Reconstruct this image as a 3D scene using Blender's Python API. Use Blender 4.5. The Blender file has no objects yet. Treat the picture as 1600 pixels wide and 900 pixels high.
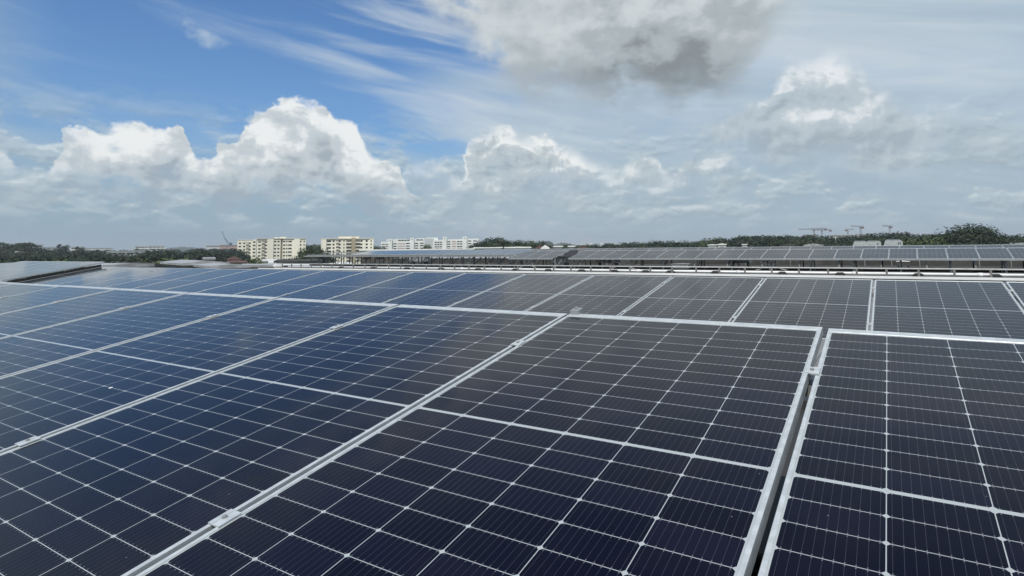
import bpy, bmesh, math, random
from mathutils import Vector, Matrix
random.seed(7)
S = bpy.context.scene
COL = S.collection

# ------------------------------------------------------------------ camera
CAMZ = 17.0
cam_d = bpy.data.cameras.new('camera')
cam = bpy.data.objects.new('camera', cam_d)
COL.objects.link(cam)
cam_d.sensor_width = 36.0
cam_d.sensor_fit = 'HORIZONTAL'
cam_d.lens = 21.0221
cam_d.shift_y = -0.09375
cam_d.clip_start = 0.05
cam_d.clip_end = 20000.0
cam.matrix_world = Matrix(((0.842288, 0.059057, 0.535784, 0),
                           (0.53892, -0.072282, -0.83925, 0),
                           (-0.010836, 0.995634, -0.09271, CAMZ),
                           (0, 0, 0, 1)))
S.camera = cam
S.view_settings.view_transform = 'Standard'
S.view_settings.look = 'None'
S.view_settings.gamma = 1.0
S.view_settings.exposure = 0.0
S.view_settings.use_curve_mapping = False

# --------------------------------------------------------------- sun and sky
SUN_EL = math.radians(56)
SUN_AZ = math.radians(163)      # compass-like, clockwise from +Y: behind the camera
sd = bpy.data.lights.new('sun', 'SUN')
sd.energy = 4.3
sd.angle = math.radians(0.53)
sd.color = (1.0, 0.95, 0.87)
sun = bpy.data.objects.new('sun', sd)
COL.objects.link(sun)
sdir = Vector((math.sin(SUN_AZ) * math.cos(SUN_EL), math.cos(SUN_AZ) * math.cos(SUN_EL), math.sin(SUN_EL)))
sun.rotation_euler = sdir.to_track_quat('Z', 'Y').to_euler()
sun.location = (0, 0, 60)


class N:
    """tiny expression helper over shader math nodes"""
    tree = None

    def __init__(s, sock): s.s = sock

    @staticmethod
    def wrap(v): return v

    @classmethod
    def m(c, op, *a, clamp=False):
        n = c.tree.nodes.new('ShaderNodeMath'); n.operation = op; n.use_clamp = clamp
        for i, v in enumerate(a):
            if isinstance(v, N): c.tree.links.new(v.s, n.inputs[i])
            else: n.inputs[i].default_value = v
        return N(n.outputs[0])

    def __add__(s, o): return N.m('ADD', s, o)
    __radd__ = __add__
    def __sub__(s, o): return N.m('SUBTRACT', s, o)
    def __rsub__(s, o): return N.m('SUBTRACT', o, s)
    def __mul__(s, o): return N.m('MULTIPLY', s, o)
    __rmul__ = __mul__
    def __truediv__(s, o): return N.m('DIVIDE', s, o)


def smooth(x, lo, hi, a=0.0, b=1.0):
    n = N.tree.nodes.new('ShaderNodeMapRange'); n.interpolation_type = 'SMOOTHSTEP'
    for i, v in enumerate((x, lo, hi, a, b)):
        if isinstance(v, N): N.tree.links.new(v.s, n.inputs[i])
        else: n.inputs[i].default_value = v
    return N(n.outputs[0])


def comb(x, y, z=0.0):
    n = N.tree.nodes.new('ShaderNodeCombineXYZ')
    for i, v in enumerate((x, y, z)):
        if isinstance(v, N): N.tree.links.new(v.s, n.inputs[i])
        else: n.inputs[i].default_value = v
    return n.outputs[0]


def noise(vec, scale, detail=4, rough=0.55, dist=0.0, dim='2D', w=None):
    n = N.tree.nodes.new('ShaderNodeTexNoise'); n.noise_dimensions = dim
    N.tree.links.new(vec, n.inputs['Vector'])
    n.inputs['Scale'].default_value = scale
    n.inputs['Detail'].default_value = detail
    n.inputs['Roughness'].default_value = rough
    n.inputs['Distortion'].default_value = dist
    return N(n.outputs[0])


def voro(vec, scale, detail=3, rough=0.5, sm=0.4):
    n = N.tree.nodes.new('ShaderNodeTexVoronoi'); n.voronoi_dimensions = '2D'
    n.feature = 'SMOOTH_F1'
    N.tree.links.new(vec, n.inputs['Vector'])
    n.inputs['Scale'].default_value = scale
    n.inputs['Detail'].default_value = detail
    n.inputs['Roughness'].default_value = rough
    n.inputs['Smoothness'].default_value = sm
    n.normalize = True
    return N(n.outputs['Distance'])


def curve(x, pts, xlo, xhi, yhi):
    """piecewise curve y(x) given as points, through a Float Curve node"""
    n = N.tree.nodes.new('ShaderNodeFloatCurve')
    c = n.mapping.curves[0]
    q = [((px - xlo) / (xhi - xlo), py / yhi) for px, py in pts]
    c.points[0].location = q[0]; c.points[1].location = q[-1]
    for p in q[1:-1]: c.points.new(*p)
    for p in c.points: p.handle_type = 'AUTO_CLAMPED'
    n.mapping.use_clip = False
    n.mapping.extend = 'HORIZONTAL'
    n.mapping.update()
    t = N.m('DIVIDE', x - xlo, xhi - xlo)
    N.tree.links.new(t.s, n.inputs['Value'])
    return N(n.outputs[0]) * yhi


def lin(c):
    return tuple((v / 12.92 if v <= .04045 else ((v + .055) / 1.055) ** 2.4) for v in (k / 255 for k in c))


def mixc(f, a, b, mode='MIX'):
    n = N.tree.nodes.new('ShaderNodeMix'); n.data_type = 'RGBA'; n.blend_type = mode; n.clamp_factor = True
    for sock, v in ((n.inputs[0], f), (n.inputs[6], a), (n.inputs[7], b)):
        if isinstance(v, N): N.tree.links.new(v.s, sock)
        elif isinstance(v, (int, float)): sock.default_value = v
        elif isinstance(v, tuple): sock.default_value = (*v, 1)
        else: N.tree.links.new(v, sock)
    return n.outputs[2]


def build_world():
    w = bpy.data.worlds.new('World'); S.world = w
    w.use_nodes = True
    w.cycles.sampling_method = 'MANUAL'; w.cycles.sample_map_resolution = 256
    T = w.node_tree; T.nodes.clear(); N.tree = T
    K = 10.0                                   # background strength is 0.1
    col = lambda r, g, b: tuple(v * K for v in lin((r, g, b)))
    sky = T.nodes.new('ShaderNodeTexSky'); sky.sky_type = 'NISHITA'
    sky.sun_disc = False; sky.sun_elevation = SUN_EL; sky.sun_rotation = SUN_AZ
    sky.altitude = 20; sky.air_density = 1.0; sky.dust_density = 0.6; sky.ozone_density = 2.0
    tc = T.nodes.new('ShaderNodeTexCoord')
    sep = T.nodes.new('ShaderNodeSeparateXYZ'); T.links.new(tc.outputs['Generated'], sep.inputs[0])
    x, y, z = (N(o) for o in sep.outputs)
    e = N.m('ARCSINE', N.m('MINIMUM', N.m('MAXIMUM', z, -1.0), 1.0)) * 57.29578
    yaw = math.radians(-32.554)                # bearing 0 = north-west-ish, where the big clouds stand
    xr = x * math.cos(yaw) - y * math.sin(yaw)
    yr = x * math.sin(yaw) + y * math.cos(yaw)
    a = N.m('ARCTAN2', xr, yr) * 57.29578
    e = e + a * 0.0109 * smooth(N.m('ABSOLUTE', a), 90.0, 50.0)
    P = comb(a * 0.1, e * 0.1)                 # ten degrees = 1 unit
    # --- clear air: Nishita blue, hazy towards the horizon
    blue = mixc(1.0, sky.outputs[0], (0.60, 0.97, 1.32), 'MULTIPLY')
    hz = N.m('POWER', 2.718, e * -0.115)
    base = mixc(N.m('MULTIPLY', hz, 0.97, clamp=True), blue, col(138, 163, 181))
    # --- thin high veil, heavy on the right, streaky on the left
    rot = math.radians(14)
    u = a * math.cos(rot) - e * math.sin(rot) * 1.0
    v = a * math.sin(rot) + e * math.cos(rot) + e * e * 0.012
    st = noise(comb(u * 0.035, v * 0.22), 1.0, 5, 0.55, 0.4)
    st2 = noise(comb(u * 0.02, v * 0.11, ), 1.7, 3, 0.5, 0.6)
    # towards the right everything is veiled
    right = smooth(a + e * -0.35 + (st2 - 0.5) * 24, -17.0, 1.0)
    streak = smooth(st + (st2 - .5) * 0.5, 0.46, 0.78) * 0.58
    stre2 = streak * smooth(a, -30, -12, 0.35, 1.0) * smooth(e, 40, 26)
    sof0 = noise(comb(a * 0.16, e * 0.2), 2.6, 6, 0.6)
    puff = smooth(((a + 28.2) * (a + 28.2) * 0.22 + (e - 18.0 + (a + 28.2) * 0.35) * (e - 18.0 + (a + 28.2) * 0.35) * 1.3) * -1.0 + (sof0 - .5) * 5.0, -1.6, 1.0) * 0.6
    veil = N.m('MAXIMUM', N.m('MAXIMUM', stre2, puff), right * smooth(st2, 0.15, 0.8, 0.80, 0.97) * smooth(e, 27.0, 44.0, 1.0, 0.25))
    hiv = smooth(e, 21.0, 30.0) * smooth(e, 48.0, 34.0) * smooth(st2, .1, .8, .15, .45)  # veil mostly above the view, added to pale the panel reflections
    base = mixc(hiv, base, col(160, 180, 198))
    side = smooth(a, -37.0, -50.0) * smooth(e, 48.0, 22.0) * smooth(st2, .2, .75, .55, .85)  # haze mostly left of the view, added to whiten the left panels' reflections
    base = mixc(side, base, col(164, 184, 198))
    lowv = smooth(e, 10.0, 4.0) * 0.7
    veilc = mixc(smooth(st, .3, .75), col(174, 193, 207), col(204, 215, 222))
    base = mixc(veil, base, veilc)
    base = mixc(N.m('MAXIMUM', lowv * smooth(st2, .2, .8, .5, 1.0), 0.0), base, col(150, 173, 188))

    # --- noise shared by the cumulus layers
    wn = noise(P, 2.2, 2, 0.5)
    wn2 = noise(comb(a * 0.1 + 7.3, e * 0.1 + 3.1), 2.2, 2, 0.5)
    Pw = comb(a * 0.1 + (wn - 0.5) * 0.25, e * 0.13 + (wn2 - 0.5) * 0.25)
    Pl = comb(a * 0.1 + (wn - 0.5) * 0.25 - 0.035, e * 0.13 + (wn2 - 0.5) * 0.25 + 0.06)
    bil = 1.0 - voro(Pw, 4.4, 4, 0.6, 0.35)
    bil_l = 1.0 - voro(Pl, 4.4, 4, 0.6, 0.35)
    fb = noise(Pw, 3.0, 8, 0.62)
    fs = noise(Pw, 2.4, 4, 0.5)
    fs_l = noise(Pl, 2.4, 4, 0.5)
    relief = (bil - bil_l) * 0.75 + (fs - fs_l) * 1.9
    edge = (bil - 0.72) * 2.2 + (fb - 0.5) * 4.0      # degrees of push on the outline
    sof = noise(comb(a * 0.1 + 2.0, e * 0.16 + 5.0), 2.6, 6, 0.55)

    out = base

    def put(mask, bright, cdark, cmid, clite):
        nonlocal out
        c = mixc(smooth(bright, 0.0, 0.5), cdark, cmid)
        c = mixc(smooth(bright, 0.5, 1.0), c, clite)
        out = mixc(mask, out, c)

    # generic distant low clouds all round the horizon
    low = noise(comb(a * 0.085, e * 0.20), 2.3, 7, 0.56, 0.1)
    lowl = noise(comb(a * 0.085 - .01, e * 0.20 + .06), 2.3, 7, 0.56, 0.1)
    lm = smooth(low, 0.42, 0.60) * smooth(e, 1.0, 3.2) * smooth(e, 14.0, 7.0)
    put(lm * 0.72, 0.36 + (low - lowl) * 4.0, col(158, 177, 189), col(184, 200, 208), col(218, 227, 230))

    # generic clouds outside the picture (seen only in reflections or from aside)
    g = noise(comb(a * 0.05 + 4, e * 0.08), 1.5, 7, 0.55)
    gm = smooth(g, 0.5, 0.62) * smooth(N.m('ABSOLUTE', a), 50.0, 62.0) * smooth(e, 6.0, 12.0) * smooth(e, 52.0, 36.0)
    put(gm * 0.75, 0.55 + relief, col(150, 158, 165), col(190, 198, 203), col(236, 239, 240))

    # B: cumulus in the middle distance
    Bt = curve(a + (fb - .5) * 2.0, [(-60, 0), (-13.5, 1), (-12.1, 5.2), (-10.4, 7.5), (-9.2, 8.6), (-6.8, 8.6), (-5.4, 7.6), (-4.5, 9.9), (-3.8, 11.1), (-1.9, 11.7), (-0.3, 12.0), (0.9, 11.2), (2.8, 11.3), (4.3, 10.7), (6.5, 9.8), (7.7, 8.6), (9.8, 8.1), (11.3, 9.1), (13.7, 9.0), (15.0, 7.4), (16.0, 9.0), (18.6, 9.6), (20.7, 8.7), (21.8, 7.1), (24.9, 5.4), (32.8, 3.0), (60, 0)], -60, 60, 20)
    d = Bt - e + edge * 0.60 - .3
    mB = smooth(d, -0.1, smooth(sof, .35, .6, 0.6, 1.7)) * smooth(e + (sof - .5) * 7, 3.0, 9.0, .1, 1.0)
    br = 0.42 + relief * 1.3 + smooth(d, 2.4, 0.0) * 0.75 * smooth(a, 17, 6, .4, 1.) + (sof - .5) * 1.1
    put(mB * smooth(a, -6.5, -4.8, .45, 1.0) * smooth(a, 8, 26, 0.95, 0.45), br, col(162, 176, 186), col(190, 201, 207), col(242, 245, 244))

    # D: cumulus upper right with a grey skirt
    Dt = curve(a + (fb - .5) * 3.0, [(-60, 0), (14.5, 4), (16.5, 9.6), (18.0, 12.0), (20.0, 13.0), (22.6, 14.0), (24.2, 15.6), (25.4, 17.0), (27.6, 17.2), (29.8, 16.6), (31.4, 14.9), (32.8, 13.6), (34.6, 12.2), (36.5, 11.4), (39.0, 10.6), (42.0, 9.6), (46, 8.0), (60.0, 3.0)], -60, 60, 20)
    d = Dt - e + edge * 0.7 - .4
    botD = curve(a, [(-60, 9), (17, 9.6), (21, 9.2), (24, 7.6), (27, 7.0), (31, 6.6), (36, 6.4), (45, 6.0), (60, 6)], -60, 60, 20)
    mD = smooth(d, -0.2, 2.4) * smooth(e - botD + (sof - .5) * 6, -1.8, 2.2)
    br = 0.40 + relief * 1.0 + smooth(d, 4.5, 0.0) * 0.42 * smooth(N.m('ABSOLUTE', a - 28.0), 6.5, 2.0) + (sof - .5) * 1.0 + smooth(e - botD, 0, 5, -.25, .12)
    put(mD * smooth(a, 32, 39, 0.80, 0.42), br, col(160, 174, 184), col(188, 200, 207), col(240, 243, 244))

    # C: the big grey cloud hanging over the middle
    Cb = curve(a + (fb - .5) * 2.0, [(-60, 29), (-25.4, 29.), (-13.0, 25.5), (-9.0, 22.6), (-6.5, 20.8), (-3.9, 19.2), (-2.0, 17.2), (0.2, 15.2), (3.1, 14.2), (6.2, 14.2), (8.4, 13.8), (12.3, 14.1), (15.8, 13.3), (18.7, 13.6), (20.9, 14.6), (22.9, 16.1), (24.6, 18.1), (26.5, 20.1), (30.6, 24.1), (38.3, 29), (60, 29)], -60, 60, 30)
    d = e - Cb + (sof - .5) * 5.0 + edge * 0.2
    hole = smooth(noise(comb(a * 0.1 + 1.3, e * 0.15 + 9.0), 1.9, 5, .5), 0.55, 0.68) * smooth(a, 14, 9) * smooth(d, 5., 3.)
    mC = smooth(d, -1.6, 3.2) * smooth(e, 35, 25) * (1.0 - hole * 0.75)
    core = smooth(d + (sof - .5) * 2.5, 9.5, 0.3) * smooth(N.m('ABSOLUTE', a - 14.8) + (sof - .5) * 4, 12.0, 1.0)
    core_old = smooth(((a - 15.8) * (a - 15.8) * 0.022 + (e - 16.2) * (e - 16.2) * 0.055) * -1.0 + (sof - .5) * 2.0, -2.0, 0.5)
    core2 = smooth(((a - 4.) * (a - 4.) * 0.04 + (e - 15.6) * (e - 15.6) * 0.25) * -1.0 + (sof - .5) * 2.2, -1.7, 0.3)
    br = 0.72 + relief * 0.16 + (sof - .5) * 0.7 - core * 0.80 - core2 * 0.25 + smooth(e, 15, 22, -.12, .12)
    put(mC * smooth(a, 22, 29, 0.93, 0.5), br, col(132, 139, 143), col(170, 179, 184), col(207, 214, 217))

    # A: the large white cumulus bank on the left
    At = curve(a + (fb - .5) * 1.6, [(-60, 5), (-47.2, 5.7), (-42.5, 7.7), (-40.9, 7.7), (-40.2, 7.1), (-39.4, 5.9), (-38.2, 6.0), (-37.4, 8.4), (-36.8, 9.2), (-35.2, 9.6), (-34.2, 10.2), (-32.9, 10.5), (-31.3, 10.3), (-29.5, 10.6), (-28.8, 9.7), (-28.1, 8.1), (-27.2, 8.0), (-26.2, 9.1), (-24.9, 9.9), (-24.3, 11.4), (-23.0, 12.4), (-21.4, 13.3), (-19.8, 13.6), (-18.1, 13.3), (-16.8, 12.4), (-14.6, 11.7), (-14.0, 10.2), (-12.8, 8.8), (-11.0, 8.4), (-10.3, 6.7), (-9.8, 5.7), (-8.0, 4.6), (-6.1, 3.0), (0, 0), (60, 0)], -60, 60, 20)
    d = At - e + edge * 0.55 - .15
    botA = 4.4 + (sof - .5) * 11.0
    mA = smooth(d, 0.0, smooth(sof, .4, .6, 0.22, 0.9)) * smooth(e - botA, -1.4, 1.6)
    dep = smooth(d, 5.6, 0.2)
    br = 0.30 + relief * 0.85 + dep * 0.44 + (sof - .5) * 1.9 + smooth(e, 3.5, 9.0, -.14, .16)
    put(mA * smooth(a, -40, -34, 0.62, 0.97) * smooth(e + (sof - .5) * 6, 3.0, 7.5, .60, 1.0), br, col(164, 176, 186), col(198, 207, 212), col(240, 243, 243))

    bg = T.nodes.new('ShaderNodeBackground'); bg.inputs['Strength'].default_value = 0.1
    T.links.new(out, bg.inputs['Color'])
    wo = T.nodes.new('ShaderNodeOutputWorld'); T.links.new(bg.outputs[0], wo.inputs[0])


build_world()

# ------------------------------------------------------------------ helpers
class MB:
    """collects shapes and links them as ONE mesh object"""
    def __init__(s): s.v = []; s.f = []; s.mi = []

    def add(s, vs, fs, mi=0):
        b = len(s.v); s.v += [tuple(v) for v in vs]; s.f += [tuple(b + i for i in f) for f in fs]; s.mi += [mi] * len(fs)

    def box(s, x0, x1, y0, y1, z0, z1, B=None, mi=0):
        vs = [(x, y, z) for z in (z0, z1) for y in (y0, y1) for x in (x0, x1)]
        if B: vs = [B(*v) for v in vs]
        s.add(vs, [(0, 2, 3, 1), (4, 5, 7, 6), (0, 1, 5, 4), (2, 6, 7, 3), (0, 4, 6, 2), (1, 3, 7, 5)], mi)

    def tube(s, p, q, r, n=8, r2=None, mi=0):
        p = Vector(p); q = Vector(q); r2 = r if r2 is None else r2
        d = (q - p).normalized(); a = d.orthogonal().normalized(); b = d.cross(a)
        vs = []
        for c, rr in ((p, r), (q, r2)):
            for i in range(n):
                t = 2 * math.pi * i / n
                vs.append(c + a * math.cos(t) * rr + b * math.sin(t) * rr)
        fs = [(i, (i + 1) % n, n + (i + 1) % n, n + i) for i in range(n)]
        fs += [tuple(range(n))[::-1], tuple(range(n, 2 * n))]
        s.add(vs, fs, mi)

    def bar(s, p, q, w, h, mi=0):
        """rectangular bar from p to q, w wide (sideways) and h high"""
        p = Vector(p); q = Vector(q); d = (q - p).normalized()
        up = Vector((0, 0, 1)) if abs(d.z) < .95 else Vector((0, 1, 0))
        a = d.cross(up).normalized() * (w / 2); b = a.normalized().cross(d).normalized() * (h / 2)
        vs = [c + i * a + j * b for c in (p, q) for i, j in ((-1, -1), (1, -1), (1, 1), (-1, 1))]
        s.add(vs, [(3, 2, 1, 0), (4, 5, 6, 7), (0, 1, 5, 4), (1, 2, 6, 5), (2, 3, 7, 6), (3, 0, 4, 7)], mi)

    def prism(s, pts, h0, h1, B=None, mi=0):
        """extrude outline pts (x, z) along y from h0 to h1"""
        n = len(pts)
        vs = [(x, h0, z) for x, z in pts] + [(x, h1, z) for x, z in pts]
        if B: vs = [B(*v) for v in vs]
        s.add(vs, [tuple(range(n)), tuple(range(n, 2 * n))[::-1]] + [(i, n + i, n + (i + 1) % n, (i + 1) % n) for i in range(n)], mi)

    def build(s, name, mats, parent=None, smooth=False):
        me = bpy.data.meshes.new(name)
        me.from_pydata(s.v, [], s.f)
        if not isinstance(mats, (list, tuple)): mats = [mats]
        for m in mats: me.materials.append(m)
        if len(mats) > 1: me.polygons.foreach_set('material_index', s.mi)
        bm = bmesh.new(); bm.from_mesh(me); bmesh.ops.recalc_face_normals(bm, faces=bm.faces); bm.to_mesh(me); bm.free()
        if smooth: me.polygons.foreach_set('use_smooth', [True] * len(me.polygons))
        me.update()
        o = bpy.data.objects.new(name, me); COL.objects.link(o)
        if parent: o.parent = parent
        return o


def tag(o, label=None, cat=None, group=None, kind=None):
    if label: o['label'] = label
    if cat: o['category'] = cat
    if group: o['group'] = group
    if kind: o['kind'] = kind
    return o


def thing(name, label, cat, loc=(0, 0, 0), rot=(0, 0, 0), group=None):
    o = bpy.data.objects.new(name, None); COL.objects.link(o)
    o.empty_display_size = .3
    o.location = loc; o.rotation_euler = rot
    return tag(o, label, cat, group)


def copy_tree(o, parent=None):
    c = o.copy(); COL.objects.link(c); c.parent = parent
    for ch in list(o.children): copy_tree(ch, c)
    return c


ORD = ['zero', 'first', 'second', 'third', 'fourth', 'fifth', 'sixth', 'seventh', 'eighth', 'ninth', 'tenth', 'eleventh',
       'twelfth', 'thirteenth', 'fourteenth', 'fifteenth', 'sixteenth', 'seventeenth', 'eighteenth', 'nineteenth',
       'twentieth', 'twenty-first', 'twenty-second', 'twenty-third', 'twenty-fourth', 'twenty-fifth', 'twenty-sixth',
       'twenty-seventh', 'twenty-eighth', 'twenty-ninth', 'thirtieth', 'thirty-first', 'thirty-second', 'thirty-third', 'thirty-fourth']

# far things: a bearing (as picture column), forward distance D and heights in metres
F_ = 934.3175
RX = Vector((0.842288, 0.53892, -0.010836)); DN = -Vector((0.059057, -0.072282, 0.995634)); FW = -Vector((0.535784, -0.83925, -0.09271))


def pt(px, py, D):
    """world point seen in direction (px, py) at forward depth D"""
    v = RX * ((px - 800) / F_) + DN * ((py - 300) / F_) + FW
    return Vector((0, 0, CAMZ)) + v * D


def hor(px): return 387 - (px - 800) * 0.010883


def gp(px, D):
    v = pt(px, hor(px), D); return Vector((v.x, v.y, 0))


def zz(px, py, D): return CAMZ + (hor(px) - py) * D / F_


# ------------------------------------------------------------------ materials
def mat(name, color, rough=.6, metal=0.0, var=0.0, vscale=3.0, spec=.5, bump=0.0, bscale=40, coat=0.0, streak=0.0, color2=None):
    m = bpy.data.materials.new(name); m.use_nodes = True
    T = m.node_tree; b = T.nodes['Principled BSDF']
    b.inputs['Roughness'].default_value = rough; b.inputs['Metallic'].default_value = metal
    b.inputs['Specular IOR Level'].default_value = spec
    b.inputs['Base Color'].default_value = (*color, 1)
    if coat: b.inputs['Coat Weight'].default_value = coat
    if var or streak:
        N.tree = T
        tc = T.nodes.new('ShaderNodeTexCoord')
        v = tc.outputs['Object']
        if streak:
            mp = T.nodes.new('ShaderNodeMapping'); mp.inputs['Scale'].default_value = (1, 1, .12)
            T.links.new(v, mp.inputs[0]); v = mp.outputs[0]
        n = noise(v, vscale, 6, .6, 0.0, '3D')
        dark = tuple(c * (1 - var - streak) for c in color) if color2 is None else color2
        out = mixc(smooth(n, .38, .68), dark, color)
        T.links.new(out, b.inputs['Base Color'])
    if bump:
        tc = T.nodes.new('ShaderNodeTexCoord'); N.tree = T
        n = noise(tc.outputs['Object'], bscale, 5, .6, 0, '3D')
        bp = T.nodes.new('ShaderNodeBump'); bp.inputs['Strength'].default_value = bump; bp.inputs['Distance'].default_value = .02
        T.links.new(n.s, bp.inputs['Height']); T.links.new(bp.outputs[0], b.inputs['Normal'])
    return m


M = {
    'alu': mat('anodised aluminium', (.55, .585, .59), .36, .22, .20, 24.0, bump=.05, bscale=300),
    'alu_side': mat('dull aluminium rail', (.42, .44, .44), .5, .5, .2, 6),
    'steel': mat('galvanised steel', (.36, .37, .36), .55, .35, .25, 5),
    'steel_dark': mat('dark steel and painted shade', (.10, .10, .10), .6, .2, .3, 5),  # also painted shade on the rear posts and the strip at their feet
    'rail_grey': mat('grey painted handrail', (.46, .46, .43), .5, 0, .2, 4),
    'post': mat('weathered handrail post', (.19, .185, .17), .6, .1, .25, 5),
    'white_paint': mat('white painted metal', (.78, .78, .75), .45, 0, .12, 1.5),
    'pvc': mat('white plastic pipe', (.80, .80, .77), .4, 0, .12, 2.0),
    'rubber': mat('black rubber', (.025, .025, .025), .8),  # also the black for painted shade on upstand, gap fillers and open bay
    'concrete': mat('concrete', (.36, .35, .32), .85, 0, .35, 1.3),
    'roof': mat('pale metal roofing', (.40, .41, .41), .5, 0, .25, .6, streak=.1),
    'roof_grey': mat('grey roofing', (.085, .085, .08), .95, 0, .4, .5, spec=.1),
    'shed_white': mat('white shed cladding', (.70, .71, .68), .55, 0, .15, .2),
    'shade_wall': mat('brown wall with painted shade', (.12, .11, .10), .9, 0, .5, .3),  # brown darkened to stand in for shade under the canopy
    'cream': mat('cream painted concrete', (.84, .80, .67), .8, 0, .12, .08, streak=.04),
    'cream_dark': mat('tan painted concrete', (.36, .31, .21), .8, 0, .15, .1),
    'white_wall': mat('white rendered wall', (.72, .75, .72), .8, 0, .12, .1),
    'cabin_wall': mat('weathered white cabin wall', (.42, .45, .45), .7, 0, .2, 1.5),
    'pale_wall': mat('pale grey wall', (.50, .54, .54), .8, 0, .15, .08),
    'pink_wall': mat('pink wall', (.42, .28, .25), .8, 0, .15, .08),
    'red_roof': mat('reddish tile roof', (.15, .085, .075), .8, 0, .3, .6),
    'window': mat('dark window', (.018, .02, .022), .3),
    'balcony': mat('brown grey balcony recess', (.15, .14, .12), .8),
    'crane': mat('crane red brown paint', (.10, .065, .06), .7),
    'crane_blue': mat('crane dark blue paint', (.10, .16, .20), .6),
    'bark': mat('bark', (.10, .075, .05), .9, 0, .3, 3),
    'blue_box': mat('galvanised cabinet', (.32, .33, .33), .5, .2, .2, 4),
    'yellow_green': mat('faded yellow green paint', (.38, .40, .12), .7, 0, .2, 2),
}


def leaf_mat(name, c1, c2):
    m = bpy.data.materials.new(name); m.use_nodes = True
    T = m.node_tree; N.tree = T; b = T.nodes['Principled BSDF']
    b.inputs['Roughness'].default_value = .6; b.inputs['Specular IOR Level'].default_value = .25
    g = T.nodes.new('ShaderNodeNewGeometry'); oi = T.nodes.new('ShaderNodeObjectInfo')
    n = noise(g.outputs['Position'], .45, 4, .6, 0, '3D')
    f = smooth(n + (N(oi.outputs['Random']) - .5) * .30, .36, .66)
    T.links.new(mixc(f, c1, c2), b.inputs['Base Color'])
    return m


M['leaf'] = leaf_mat('dark foliage', (.009, .019, .009), (.026, .043, .017))
M['leaf_light'] = leaf_mat('fresh foliage', (.030, .050, .014), (.065, .088, .026))
M['leaf_far'] = leaf_mat('distant foliage', (.018, .030, .016), (.036, .054, .026))


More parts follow.
